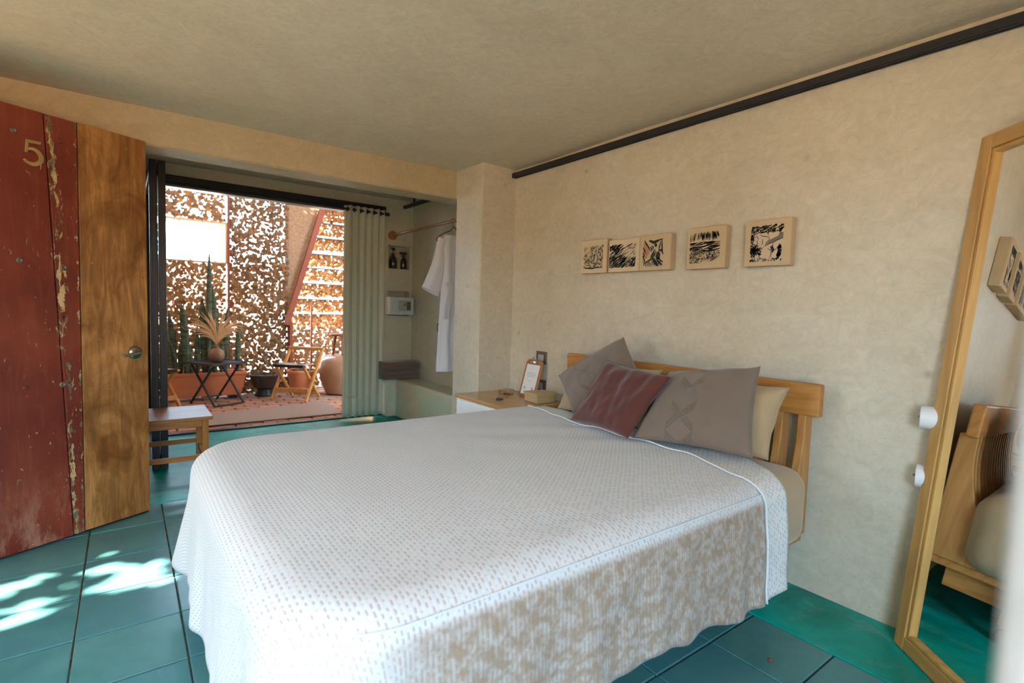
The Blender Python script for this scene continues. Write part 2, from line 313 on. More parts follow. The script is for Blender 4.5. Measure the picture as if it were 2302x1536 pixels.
# ------------------------------------------------------------------ geometry helpers
class G:
    def __init__(s): s.v = []; s.f = []; s.uv = None; s.mi = []
    def add(s, vs, fs):
        o = len(s.v); s.v += [tuple(v) for v in vs]; s.f += [tuple(i+o for i in f) for f in fs]; return s
    def box(s, a, b, M_=None):
        x0, y0, z0 = a; x1, y1, z1 = b
        vs = [Vector(p) for p in [(x0, y0, z0), (x1, y0, z0), (x1, y1, z0), (x0, y1, z0), (x0, y0, z1), (x1, y0, z1), (x1, y1, z1), (x0, y1, z1)]]
        if M_: vs = [M_ @ v for v in vs]
        return s.add(vs, [(0, 3, 2, 1), (4, 5, 6, 7), (0, 1, 5, 4), (1, 2, 6, 5), (2, 3, 7, 6), (3, 0, 4, 7)])
    def bar(s, p, q, w, d, side=None):            # rectangular bar from p to q
        p, q = Vector(p), Vector(q); z = (q-p).normalized()
        x = Vector(side) if side else Vector((0, 0, 1)).cross(z)
        if x.length < 1e-4: x = Vector((1, 0, 0))
        x = (x - x.dot(z)*z).normalized(); y = z.cross(x); vs = []
        for c_ in (p, q):
            for a, b in ((-1, -1), (1, -1), (1, 1), (-1, 1)): vs.append(c_ + x*a*w/2 + y*b*d/2)
        return s.add(vs, [(0, 3, 2, 1), (4, 5, 6, 7), (0, 1, 5, 4), (1, 2, 6, 5), (2, 3, 7, 6), (3, 0, 4, 7)])
    def tube(s, pts, r, n=8, cap=True):
        pts = [Vector(p) for p in pts]; o = len(s.v); rs = r if isinstance(r, (list, tuple)) else [r]*len(pts); px = None
        for i, p in enumerate(pts):
            t_ = (pts[min(i+1, len(pts)-1)] - pts[max(i-1, 0)]).normalized()
            if px is None: px = t_.orthogonal().normalized()
            px = (px - px.dot(t_)*t_).normalized(); py = t_.cross(px)
            for k in range(n):
                a = 2*PI*k/n; s.v.append(tuple(p + (px*math.cos(a) + py*math.sin(a))*rs[i]))
        for i in range(len(pts)-1):
            for k in range(n):
                s.f.append((o+i*n+k, o+i*n+(k+1) % n, o+(i+1)*n+(k+1) % n, o+(i+1)*n+k))
        if cap: s.f.append(tuple(o+k for k in range(n-1, -1, -1))); s.f.append(tuple(o+(len(pts)-1)*n+k for k in range(n)))
        return s
    def lathe(s, prof, c=(0, 0, 0), n=32, ax='Z', wob=0):
        o = len(s.v); c = Vector(c)
        for (r, z) in prof:
            for k in range(n):
                a = 2*PI*k/n; p = Vector((r*math.cos(a), r*math.sin(a), z))
                if ax == 'X': p = Vector((p.z, p.x, p.y))
                if ax == 'Y': p = Vector((p.y, p.z, p.x))
                s.v.append(tuple(c+p))
        for i in range(len(prof)-1):
            for k in range(n): s.f.append((o+i*n+k, o+i*n+(k+1) % n, o+(i+1)*n+(k+1) % n, o+(i+1)*n+k))
        s.f.append(tuple(o+k for k in range(n-1, -1, -1))); s.f.append(tuple(o+(len(prof)-1)*n+k for k in range(n)))
        return s
    def prism(s, poly, h, O=(0, 0, 0), U=(1, 0, 0), V=(0, 1, 0)):   # polygon in plane O,U,V extruded along UxV by h
        O, U, V = Vector(O), Vector(U), Vector(V); W = U.cross(V).normalized(); n = len(poly)
        vs = [O + U*a + V*b for a, b in poly] + [O + U*a + V*b + W*h for a, b in poly]
        return s.add(vs, [tuple(range(n-1, -1, -1)), tuple(range(n, 2*n))] + [(i, (i+1) % n, n+(i+1) % n, n+i) for i in range(n)])
    def grid(s, P, uvf=None, closed=False):
        nu, nv = len(P), len(P[0]); o = len(s.v)
        for r in P:
            for p in r: s.v.append(tuple(p))
        for i in range(nu-1 if not closed else nu):
            for j in range(nv-1):
                i2 = (i+1) % nu; s.f.append((o+i*nv+j, o+i2*nv+j, o+i2*nv+j+1, o+i*nv+j+1))
        return s
def ob(name, g, mat, parent=None, smooth=False, bevel=0, seg=2, uv=None, sub=0, loc=None, rot=None, solid=0):
    me = bpy.data.meshes.new(name); me.from_pydata([tuple(v) for v in g.v], [], g.f)
    for m_ in (mat if isinstance(mat, list) else [mat]): me.materials.append(M[m_] if isinstance(m_, str) else m_)
    if g.mi:
        for p, i in zip(me.polygons, g.mi): p.material_index = i
    if uv is not None:
        l = me.uv_layers.new(name='UVMap')
        idx = np.empty(len(me.loops), dtype=np.int32); me.loops.foreach_get('vertex_index', idx)
        l.data.foreach_set('uv', np.asarray(uv, dtype=np.float32)[idx].ravel())
    if smooth:
        me.polygons.foreach_set('use_smooth', [True]*len(me.polygons))
        if not sub and not uv is not None:
            try: me.set_sharp_from_angle(angle=math.radians(40))
            except Exception: pass
    me.update()
    o = bpy.data.objects.new(name, me); C.objects.link(o)
    if parent: o.parent = parent
    if loc: o.location = loc
    if rot: o.rotation_euler = rot
    if name in ('top_cloth', 'folded_edge'): m_ = o.modifiers.new('w', 'WELD'); m_.merge_threshold = .0004
    if solid: m_ = o.modifiers.new('s', 'SOLIDIFY'); m_.thickness = solid
    if bevel: m_ = o.modifiers.new('b', 'BEVEL'); m_.width = bevel; m_.segments = seg; m_.limit_method = 'ANGLE'; m_.angle_limit = math.radians(35)
    if sub: m_ = o.modifiers.new('u', 'SUBSURF'); m_.levels = sub; m_.render_levels = sub
    return o
def tag(o, label, cat, group=None):
    o['label'] = label; o['category'] = cat
    if group: o['group'] = group
    return o
def thing(name, label, cat, loc=(0, 0, 0), rz=0, group=None):
    o = bpy.data.objects.new(name, None); C.objects.link(o); o.location = loc; o.rotation_euler = (0, 0, rz); o.empty_display_size = 0.1
    return tag(o, label, cat, group)
def struct(name, g, mat, **k):
    o = ob(name, g, mat, **k); o['kind'] = 'structure'; return o
def dup(root, loc, rz, label=None, name=None):
    r = root.copy(); C.objects.link(r); r.location = loc; r.rotation_euler = (0, 0, rz)
    if label: r['label'] = label
    def rec(a, b):
        for ch in list(a.children):
            c = ch.copy(); C.objects.link(c); c.parent = b; rec(ch, c)
    rec(root, r); return r
def nz(x, y=0, z=0): return noise.noise(Vector((x, y, z)))

# ------------------------------------------------------------------ room shell
XR, XL, YB, YBEAM, YF, ZC, ZA = 2.5, -2.4, -1.1, 3.74, 5.58, 2.345, 2.44
struct('wall_right', G().box((XR, YB-.1, -.1), (XR+.19, YBEAM, 2.7)), 'wall')
struct('wall_pillar', G().box((2.185, 3.356, 0), (XR+.19, YBEAM+.001, 2.4)), 'wall', bevel=0.012)
g = G()
g.box((XL-.12, YB-.1, -.1), (XL, 2.1, 2.7)).box((XL-.12, 2.1, 2.13), (XL, 3.0, 2.7)).box((XL-.12, 3.0, -.1), (XL, 3.30, 2.7)).box((XL-.12, 3.18, -.1), (-.88, 3.30, 2.7)).box((-1.0, 3.30, -.1), (-.88, YF+.15, 2.7))
struct('wall_left', g, 'wall')
struct('wall_back', G().box((XL-.12, YB-.22, -.1), (-1.85, YB-.1, 2.7)).box((-1.85, YB-.22, 2.08), (.25, YB-.1, 2.7)).box((-1.85, YB-.22, -.1), (.25, YB-.1, .6)).box((.25, YB-.22, -.1), (XR+.19, YB-.1, 2.7)), 'wall')  # unseen back wall; its window opening is added to light the bed
struct('wall_partition', G().box((0.27, -.10, 0), (0.36, 0.042, 2.36)), 'white_wall', bevel=0.01)
# far wall, right of the terrace opening with two recessed niches, and lintel
g = G()
def wall_holes(g, x0, x1, z0, z1, holes, y0, y1):
    xs = sorted({x0, x1, *[h[0] for h in holes], *[h[1] for h in holes]}); zs = sorted({z0, z1, *[h[2] for h in holes], *[h[3] for h in holes]})
    for i in range(len(xs)-1):
        for j in range(len(zs)-1):
            cx, cz = (xs[i]+xs[i+1])/2, (zs[j]+zs[j+1])/2
            if not any(h[0] < cx < h[1] and h[2] < cz < h[3] for h in holes): g.box((xs[i], y0, zs[j]), (xs[i+1], y1, zs[j+1]))
wall_holes(g, 2.335, 2.72, 0, 2.7, [(2.392, 2.655, 1.664, 1.925), (2.392, 2.655, 1.13, 1.41)], YF, YF+.12)
g.box((2.335, YF+.12, 0), (2.9, YF+.2, 2.7))
g.box((XL, YF, 2.335), (2.335, YF+.2, 2.7)).box((XL-.12, YF, -.1), (-0.28, YF+.2, 2.7))
struct('wall_far', g, 'wall_far')
struct('wall_closet', G().box((2.69, YBEAM, -.1), (2.81, YF+.2, 2.7)), 'wall_far')
g = G()     # ceiling with very gentle waves, built as a closed slab
P = [[Vector((XL-.1 + (XR+.2-XL)*i/40, YB-.15 + (YBEAM-YB+.25)*j/50, ZC + 0.010*nz(i*.13, j*.11, 3) )) for j in range(51)] for i in range(41)]
g.grid(P); g.grid([[v+Vector((0, 0, .2)) for v in r] for r in P]); g.box((XL-.1, YB-.2, ZC+.1), (XR+.15, YBEAM+.05, ZC+.3))
struct('ceiling', g, 'ceil', smooth=True)
struct('ceiling_annex', G().box((XL, YBEAM+.1, ZA), (2.75, YF+.1, ZA+.15)), 'wall_far')
g = G(); n = 60; P = []
for i in range(n+1):
    x = XL + (2.19-XL)*i/n; d = 0.004*nz(x*1.5, 5); P.append([Vector((x, YBEAM+d, ZC+.1)), Vector((x, YBEAM+d, 2.142)), Vector((x, YBEAM+.012, 2.131+d*.5)), Vector((x, YBEAM+.222, 2.131+d*.5)), Vector((x, YBEAM+.23, 2.14)), Vector((x, YBEAM+.23, ZA+.05)), Vector((x, YBEAM+.1, ZA+.05))])
g.grid(P); struct('beam', g, 'beam', smooth=True)
struct('beam_end', G().box((2.18, YBEAM-.001, 2.131), (2.70, YBEAM+.23, 2.6)).box((2.49, YBEAM-.001, 0), (2.70, YBEAM+.06, 2.14)), 'wall')

# ------------------------------------------------------------------ floor
fl = struct('floor', G().box((XL-.12, YB-.2, -.14), (2.72, YF, -.012)), 'grout')
def slab(x0, x1, y0, y1, name='cement_slab'):
    o = ob(name, G().box((x0, y0, -.02), (x1, y1, 0)), 'teal', fl, bevel=0.003); return o
slab(2.106, 2.72, YB-.2, 3.745); slab(XL-.1, 2.72, 3.748, YF); slab(XL-.1, -1.025, YB-.2, 3.745)
xs = [2.103, 1.786, 1.462, 1.135, .81, .487, .165, -.163, -.49, -.82, -1.02]; ys = [3.744, 3.432, 3.065, 2.712, 2.376, 2.045, 1.715, 1.385, 1.057, .748, .42, .09, -.24, -.57, -.9, -1.3]
for i in range(len(xs)-1):
    for j in range(len(ys)-1):
        if xs[i+1] > 0.75 and ys[j] > 2.72 or xs[i+1] > .9 and ys[j+1] < -.2: pass
        gp = lambda: 0.0022 + 0.0016*rnd.random()
        a = (xs[i+1]+gp(), ys[j+1]+gp()*1.3, -.012); b = (xs[i]-gp(), ys[j]-gp()*1.3, -0.0005-0.0015*rnd.random())
        ob('tile', G().box(a, b), 'tile', fl, bevel=0.002, seg=1)
# ------------------------------------------------------------------ terrace ground
tf = struct('terrace_floor', G().box((-1.6, YF+.002, -.14), (4.6, 9.0, -.022)), 'mortar')
g0 = G().box((-.116, -.054, -.02), (.116, .054, .0)); pm = None
y = YF+.04; r = 0
while y < 7.7:
    x = -.6 + (.12 if r % 2 else 0)
    while x < 3.0:
        if pm is None: pm = ob('paver', g0, 'paver', tf, bevel=0.006, seg=1); o = pm
        else: o = pm.copy(); C.objects.link(o)
        o.location = (x+rnd.uniform(-.003, .003), y+.06, -.004+rnd.uniform(-.003, .003)); o.rotation_euler = (0, 0, rnd.uniform(-.02, .02)+ (0))
        x += .248
    y += .124; r += 1
g = G().prism([(.60, 6.42), (.57, 5.80), (1.97, 5.80), (2.02, 6.60)][::-1], .008, (0, 0, .004))
tag(ob('doormat', g, 'mat', bevel=.004), 'long plain grey mat lying across the terrace pavers outside the threshold', 'mat')
tr_ = struct('trim_1', G().box((-.3, YF-.03, 0), (2.33, YF+.03, .012)).box((-.3, YF+.03, 0), (2.33, YF+.06, .007)), 'dark_frame')

# ------------------------------------------------------------------ outside masses
struct('terrace_shade_wall', G().box((-1.6, YF+.0, -.1), (-1.45, 9.0, 3.0)), 'peach')  # unseen wall added tall enough to keep direct sun off the terrace
struct('terrace_wall_right', G().box((3.3, YF+.2, -.1), (3.45, 9.2, 3.2)), 'peach')
struct('outer_paving', G().box((-16, -8.2, -.2), (XL-.12, 12, -.02)).box((XL-.12, -8.2, -.2), (12, YB-.22, -.02)), 'ground')
struct('sun_block_roof', G().box((-2.85, .5, 2.36), (XL-.12, 4.6, 2.46)), 'white_wall')  # unseen roof added to cut off the sun beyond the floor patches
struct('sky_block_wall', G().box((-9.2, -6, -.1), (-9.0, 11, 2.6)), 'garden')  # unseen wall added to hide low sky from the upper room walls
struct('sky_block_wall_back', G().box((-9.2, -8.2, -.1), (12, -8, 2.4)), 'garden')  # second added wall, unseen, hiding low sky beyond the back opening
struct('terrace_shade_roof', G().box((-1.6, YF+.1, 2.86), (3.45, 7.66, 2.96)), 'peach')  # unseen roof added to keep skylight off the terrace and discs
# unseen garden tree shading the doorway, leaf gaps cut for the sun patches indoors
tr = thing('garden_tree', 'leafy garden tree outside the entrance that dapples the sunlight', 'tree', (-6.3, 3.0, 0))
ob('trunk', G().tube([(0, 0, -.1), (.1, .05, 1.5), (.15, -.1, 3.2), (.5, -.2, 4.6)], [.14, .11, .09, .04], 10), 'bark', tr, smooth=True)
ell = [(-.05, 2.76, .12, .028), (.04, 2.80, .09, .028), (.11, 2.69, .055, .02), (-.105, 2.955, .045, .014), (.01, 2.905, .03, .012), (.10, 2.875, .05, .016), (-.40, 2.96, .07, .035), (-.33, 3.0, .045, .015),
       (-.33, 2.76, .055, .018), (-.40, 2.63, .06, .022), (-.32, 2.655, .05, .013), (.0, 2.70, .07, .012)]
Lf = G(); cnt = 0
for i in range(14000):
    fx, fy = rnd.uniform(-2.7, .42), rnd.uniform(-1.3, 3.7)
    tt = rnd.uniform(6.4, 7.8)
    p = Vector((fx, fy, 0)) - SUN*tt
    s_ = rnd.uniform(.05, .085)
    if any(((fx-a)/(rx*.85+s_*.7))**2 + ((fy-b)/(ry*.85+s_*.7))**2 < 1 for a, b, rx, ry in ell): continue
    d = Vector((rnd.uniform(-1, 1), rnd.uniform(-1, 1), rnd.uniform(-.4, .4))).normalized(); q = Vector((SUN.x, SUN.y, SUN.z)).cross(d).normalized()
    Lf.add([p-d*s_, p+q*s_*.55, p+d*s_, p-q*s_*.55], [(0, 1, 2, 3)])
lf = ob('foliage', Lf, 'tree_leaf', tr); lf.location = (6.3, -3.0, 0); lf['kind'] = 'stuff'

# ------------------------------------------------------------------ folding terrace doors (stacked leaves) and frame
fr = struct('door_frame', G().box((-.28, YF-.03, 2.235), (2.34, YF+.09, 2.335)).box((-.28, YF-.045, 2.285), (2.34, YF-.03, 2.335)).box((2.275, YF+.0, 0), (2.335, YF+.09, 2.24)).box((-.28, YF, 0), (-.22, YF+.09, 2.24)), 'dark_frame', bevel=.003)
rt = thing('folding_glass_door', 'stack of folded black framed glass terrace doors standing open behind the stool', 'door', (0, 0, 0))
for k, x0 in enumerate((.145, .197)):
    a, b, y0, y1, z0, z1 = x0, x0+.045, 4.458, 5.50, .012, 2.21
    fo = ob('leaf_frame', G().box((a, y0, z0), (b, y0+.06, z1)).box((a, y1-.06, z0), (b, y1, z1)).box((a, y0+.06, z0), (b, y1-.06, z0+.09)).box((a, y0+.06, z1-.09), (b, y1-.06, z1)), 'dark_frame', rt, bevel=.003)
    ob('glass_pane', G().box((a+.018, y0+.06, z0+.09), (a+.026, y1-.06, z1-.09)), 'glass', fo)
    fo2 = ob('groove', G().box((a+.012, y0-.004, z0), (a+.018, y0, z1)).box((a+.028, y0-.004, z0), (a+.034, y0, z1)), 'black', fo)

# ------------------------------------------------------------------ curtain
cu = thing('curtain', 'sage green grommet curtain gathered at the right side of the terrace opening', 'curtain', (0, 0, 0))
g = G(); P = []; uv = []
NX, NZ = 150, 40
for i in range(NX+1):
    a = i/NX; col = []
    for j in range(NZ+1):
        b = j/NZ; z = .035 + (2.275-.035)*b
        am = .048*(.75+.25*b) * (0.8+.4*nz(a*3, 1)); ph = a*2*PI*5.6 + .35*nz(a*4, b*1.5)
        x = 1.845 + .42*a + .018*math.sin(ph*2+1)*(1-b*.4) + .012*(1-b)*nz(b*2, a*6)
        col.append(Vector((x, 5.44 + am*math.sin(ph) + .01*nz(a*5, b*3), z))); uv.append((a*1.4, z))
    P.append(col)
g.grid(P); ob('cloth', g, 'curtain', cu, smooth=True, uv=uv, solid=.002)
g = G(); P = []; uvb = []
for i in range(NX+1): 
    P.append([ (p*1.0)+Vector((0, -.0035, 0)) for p in [g_ for g_ in [Vector(c_) for c_ in [ (0,0,0)]]]][:0] or [Vector(cu_) for cu_ in [(0, 0, 0)]])
# hem band: a doubled strip sewn along the bottom
g = G(); Q = []
for i in range(NX+1):
    a = i/NX; col = []
    for j in range(5):
        z = .035 + .22*j/4; b = (z-.035)/2.24
        am = .048*(.75+.25*b) * (0.8+.4*nz(a*3, 1)); ph = a*2*PI*5.6 + .35*nz(a*4, b*1.5)
        x = 1.845 + .42*a + .018*math.sin(ph*2+1)*(1-b*.4) + .012*(1-b)*nz(b*2, a*6)
        col.append(Vector((x, 5.436 + am*math.sin(ph) + .01*nz(a*5, b*3), z))); uvb.append((a*1.4, z))
    Q.append(col)
g.grid(Q); ob('hem', g, 'curtain', cu, smooth=True, uv=uvb, solid=.002)
for k in range(6):
    x = 1.875 + k*.072
    ob('grommet', G().lathe([(.024, -.004), (.026, 0), (.024, .004), (.015, .004), (.015, -.004)], (x, 5.44, 2.235), 16, 'X'), 'black_metal', cu, smooth=True)
tag(ob('curtain_rod', G().tube([(-.2, 5.44, 2.235), (2.30, 5.44, 2.235)], .011, 12).lathe([(.018, 0), (.02, .02), (.018, .04)], (2.295, 5.44, 2.235), 16, 'X').box((2.26, 5.43, 2.225), (2.275, 5.56, 2.245)).box((-.15, 5.43, 2.225), (-.135, 5.56, 2.245)), 'black_metal', smooth=True), 'black curtain rod running under the terrace door lintel', 'rod')

# ------------------------------------------------------------------ ceiling tracks
tag(ob('ceiling_track', G().box((2.455, -1.0, 2.279), (2.499, 3.352, 2.312)).box((2.462, -1.0, 2.275), (2.468, 3.352, 2.279)).box((2.486, -1.0, 2.275), (2.492, 3.352, 2.279)), 'black_metal', bevel=.002), 'long black curtain track high on the headboard wall just below the ceiling', 'track')
tag(ob('ceiling_track', G().box((2.55, 3.98, 2.345), (2.585, 5.55, 2.378)).box((2.56, 4.1, 2.378), (2.575, 4.12, ZA)).box((2.56, 5.3, 2.378), (2.575, 5.32, ZA)), 'black_metal', bevel=.002), 'short black track under the ceiling inside the wardrobe alcove', 'track')

# ------------------------------------------------------------------ alcove : bench, rod, robe, safe, bottles, towels
g = G().prism([(2.413, 3.76), (2.69, 3.76), (2.69, YF), (2.31, YF), (2.31, 5.385), (2.413, 5.375)], .425, (0, 0, 0))
struct('trim_2', g, 'bench', bevel=.03, seg=4)
g = G().tube([(2.42, 3.745, 2.035), (2.435, 5.57, 2.035)], .0135, 14)
rodo = tag(ob('clothes_rail', g, 'rod_wood', smooth=True), 'reddish wooden clothes rail above the plaster bench in the alcove', 'rail')
ob('rosette', G().lathe([(.047, 0), (.052, .008), (.05, .022), (.018, .03), (.014, .045)][::-1], (2.437, 5.58, 2.035), 28, 'Y').v and G().lathe([(.014, -.05), (.02, -.032), (.048, -.024), (.052, -.01), (.05, 0)], (2.437, 5.579, 2.035), 28, 'Y'), 'rod_wood', rodo, smooth=True)
# hanger
hg = tag(ob('coat_hanger', G().tube([(2.43+.21*math.cos(a)*(1), 4.2, 1.88) if 0 else p for a, p in zip(range(12), [(2.43, 4.2, 1.985), (2.40, 4.2, 1.945), (2.33, 4.2, 1.915), (2.27, 4.2, 1.875), (2.255, 4.2, 1.85), (2.275, 4.2, 1.832), (2.43, 4.2, 1.805), (2.585, 4.2, 1.832), (2.605, 4.2, 1.85), (2.59, 4.2, 1.875), (2.53, 4.2, 1.915), (2.43, 4.2, 1.985)])], .0065, 10), 'rod_wood', smooth=True), 'curved wooden coat hanger holding the white robe', 'hanger')
ob('hook', G().tube([(2.43, 4.2, 1.98), (2.43, 4.2, 2.01), (2.418, 4.2, 2.02), (2.402, 4.2, 2.035), (2.41, 4.2, 2.053), (2.426, 4.2, 2.056), (2.44, 4.2, 2.045)], .003, 8), 'steel', hg, smooth=True)
# robe : body tube, sleeves, belt
rb = thing('bathrobe', 'white bathrobe with wide short sleeve hanging from the rail beside the pillar', 'robe', (2.44, 4.2, 0))
def tube_cloth(name, secs, parent, n=72, fold=.006, nf=9, seed=0, mat='robe'):
    P = []; uv = []
    for k, (c_, ax, rx, ry) in enumerate(secs):
        col = []
        for i in range(n):
            a = 2*PI*i/n; f_ = 1 + fold/max(ry, .01)*math.sin(nf*a + seed + .9*nz(k*.3, a, seed))*min(1, .3+k/len(secs))
            col.append(Vector(c_) + Vector(ax)*(rx*math.cos(a)) + Vector((0, 1, 0))*(ry*math.sin(a)*f_)); uv.append((i/n*.8, k*.05))
        P.append(col)
    g = G(); o = 0; nn = len(P)
    for r_ in P: g.v += [tuple(p) for p in r_]
    for k in range(nn-1):
        for i in range(n): g.f.append((k*n+i, k*n+(i+1) % n, (k+1)*n+(i+1) % n, (k+1)*n+i))
    return ob(name, g, mat, parent, smooth=True, uv=uv, sub=1)
secs = []
for k in range(26):
    b = k/25; z = 1.90 - b*(1.90-.655)
    if b < .08: rx, ry = .10+.06*b/.08, .035
    elif b < .38: rx, ry = .16 - .025*(b-.08)/.3, .05
    elif b < .42: rx, ry = .13, .048
    else: rx, ry = .125 + .035*((b-.42)/.58)**.8, .05+.02*(b-.42)
    secs.append(((0, 0, z), (1, 0, 0), rx, ry))
tube_cloth('robe_body', secs, rb, fold=.010, nf=8)
for sgn in (-1, 1):
    ss = []
    for k in range(10):
        b = k/9; x = sgn*(.12 + (.115 if sgn < 0 else .03)*b - .02*math.sin(b*PI)); z = 1.855 - b*.475; hw = .055 + .028*b*(sgn < 0)
        if b > .55: hw += .02*(b-.55)
        ss.append(((x, 0, z), (1*math.cos(.45)*1.0, 0, sgn*.42), hw, .03+.018*b))
    tube_cloth('sleeve', ss, rb, 40, .004, 5, sgn)
tube_cloth('belt', [((0, 0, z), (1, 0, 0), .136, .062) for z in (1.475, 1.465, 1.44, 1.43)], rb, 60, .006, 8, 2)
for x0 in (-.10, -.075):
    g = G(); pts = [Vector((x0, -.068, 1.47)), Vector((x0+.012, -.085, 1.38)), Vector((x0-.018, -.088, 1.25)), Vector((x0-.03, -.088, 1.14))]
    for a_, b_ in zip(pts[:-1], pts[1:]): g.bar(a_, b_, .03, .006, (1, 0, 0))
    ob('belt_tail', g, 'robe', rb, uv=[(v[0], v[2]) for v in g.v])
# safe
sf = thing('safe', 'small white electronic safe set in the lower wall niche', 'safe', (2.36, 5.45, 1.142))
ob('case', G().box((0, 0, 0), (.31, .26, .20)), 'safe_white', sf, bevel=.006) if 0 else ob('case', G().box((0, 0, 0), (.295, .125, .198)).box((.04, .125, .0), (.285, .25, .19)), 'safe_white', sf, bevel=.005)
dr = ob('door', G().box((.085, -.008, .03), (.275, .0, .17)), 'safe_white', sf, bevel=.003)
pn = ob('control_panel', G().box((.105, -.012, .045), (.255, -.008, .16)), 'safe_grey', sf, bevel=.002)
for i in range(3):
    for j in range(4): ob('key', G().box((.205+.016*i, -.0155, .06+.022*j), (.217+.016*i, -.012, .077+.022*j)), 'black', pn)
ob('knob', G().lathe([(.012, -.02), (.014, -.012), (.014, 0)], (.185, -.012, .115), 16, 'Y'), 'brass', pn, smooth=True)
ob('crest', G().tube([(.125+.02*math.cos(a)*(.6+.4*math.sin(3*a)), -.0125, .118+.02*math.sin(a)) for a in [2*PI*k/24 for k in range(25)]], .0015, 5), 'safe_white', pn)
# bottles in the upper niche
def bottle(x, h, r, label, trig):
    b = thing('spray_bottle' if trig else 'pump_bottle', label, 'bottle', (x, YF+.055, 1.6645))
    hb = h*.62
    ob('glass_body', G().lathe([(r*.9, 0), (r, .006), (r, hb*.68), (r*.85, hb*.82), (r*.45, hb*.94), (r*.36, hb)], n=28), 'amber', b, smooth=True)
    ob('collar', G().lathe([(r*.45, hb-.002), (r*.45, hb+.022), (r*.3, hb+.026)], n=20), 'black', b, smooth=True)
    if trig:
        ob('trigger_head', G().box((-.045, -.011, hb+.035), (.038, .011, hb+.062)).box((-.012, -.009, hb+.02), (.014, .009, hb+.04)).bar((-.018, 0, hb+.04), (-.036, 0, hb+.002), .009, .007).box((-.052, -.007, hb+.04), (-.045, .007, hb+.056)), 'black', b, bevel=.003)
    else:
        ob('pump_head', G().tube([(0, 0, hb+.02), (0, 0, h-.03)], .0045, 8).box((-.012, -.011, h-.034), (.02, .011, h-.004)).box((-.03, -.006, h-.018), (-.01, .006, h-.006)), 'black', b, bevel=.003)
bottle(2.475, .245, .042, 'taller dark amber pump bottle at the left of the upper niche', False)
bottle(2.603, .225, .036, 'shorter dark amber trigger spray bottle at the right of the upper niche', True)
# towels
def towel(z, lab, s_, dy):
    P = []; uv = []
    g = G(); W, D = .43, .26
    t_ = thing('folded_towel', lab, 'towel', (2.455, 5.44+dy, z), group=None)
    N = 48
    # rolled-edge profile swept along x : flattened loop with fold groove
    rows = []
    for i in range(25):
        u = i/24; x = -W/2 + W*u; row = []
        e_ = min(1, math.sin(PI*min(1, max(0, u)))*6)**.4 if 0 < u < 1 else .55
        for k in range(N):
            a = 2*PI*k/N; cx, cz = math.cos(a), math.sin(a)
            yy = (abs(cx)**.5)*math.copysign(1, cx)*D/2; zz = (abs(cz)**.7)*math.copysign(1, cz)*.043
            zz *= .8+.2*e_; yy *= .93+.07*e_
            if cx < -.6: yy += .016*math.exp(-(zz/.007)**2)
            row.append(Vector((x, yy + .005*nz(x*9, a, s_), (.045+zz)*1.16 + .006*nz(x*7, yy*9, s_)))); uv.append((x, a*.05))
        rows.append(row)
    for r_ in rows: g.v += [tuple(p) for p in r_]
    for i in range(24):
        for k in range(N): g.f.append((i*N+k, i*N+(k+1) % N, (i+1)*N+(k+1) % N, (i+1)*N+k))
    g.f.append(tuple(range(N-1, -1, -1))); g.f.append(tuple(24*N+k for k in range(N)))
    ob('towel_cloth', g, 'towel', t_, smooth=True, uv=uv)
    g2 = G()
    for k in range(3): g2.tube([(-W/2+W*i/24, -D/2-.001-.004*(k == 1)+.004*nz(i*.5, k), .02+.022*k+.003*nz(i*.6, k, 4)) for i in range(25)], .005, 6)
    ob('folded_edge', g2, 'towel', t_, smooth=True, uv=[(v[0], v[2]) for v in g2.v])
towel(.426, 'lower of two folded brown towels on the plaster bench', 1, 0); towel(.528, 'upper of two folded brown towels on the plaster bench', 5, -.008)
def plate(name, label, loc, w_, h_, n, kind, parent_cat='switch'):
    b = tag(ob(name, G().box((-.009, -w_/2, -h_/2), (0, w_/2, h_/2)), 'bronze', loc=loc, bevel=.003), label, parent_cat)
    iw, ih = w_*.52, h_*.5
    q = ob('rocker' if kind == 'sw' else 'socket_insert', G().box((-.013, -iw/2, -ih/2), (-.009, iw/2, ih/2)), 'grey_plastic', b, bevel=.0015)
    if kind != 'sw':
        for dy in (-.012,): ob('slot', G().box((-.0138, dy-.0015, -.008), (-.013, dy+.0015, .002)).box((-.0138, dy-.014, -.008), (-.013, dy-.011, .002)).box((-.0138, dy-.008, .006), (-.013, dy-.004, .010)), 'black', q)
        ob('button', G().lathe([(.005, -.0012), (.005, 0)], (-.013, .018, 0), 12, 'X'), 'white_plastic', q)
    return b
plate('light_switch', 'brown light switch plate on the wall above the clipboard', (2.4995, 2.962, .893), .118, .092, 1, 'sw')
plate('wall_socket', 'brown power socket plate on the wall behind the woven box', (2.4995, 2.962, .682), .118, .092, 1, 'so', 'socket')
plate('light_switch', 'brown switch plate on the alcove wall behind the robe', (2.6895, 4.88, 1.025), .12, .09, 1, 'sw')

# ------------------------------------------------------------------ door 5
dv = thing('door_5', 'old door of red painted boards beside a stained plank, with brass numeral', 'door', (.095, 3.631, 0))
dv.rotation_euler = (0, 0, math.atan2(-.473, -.881))   # local x runs from free edge to hinge, local +y faces away / -y
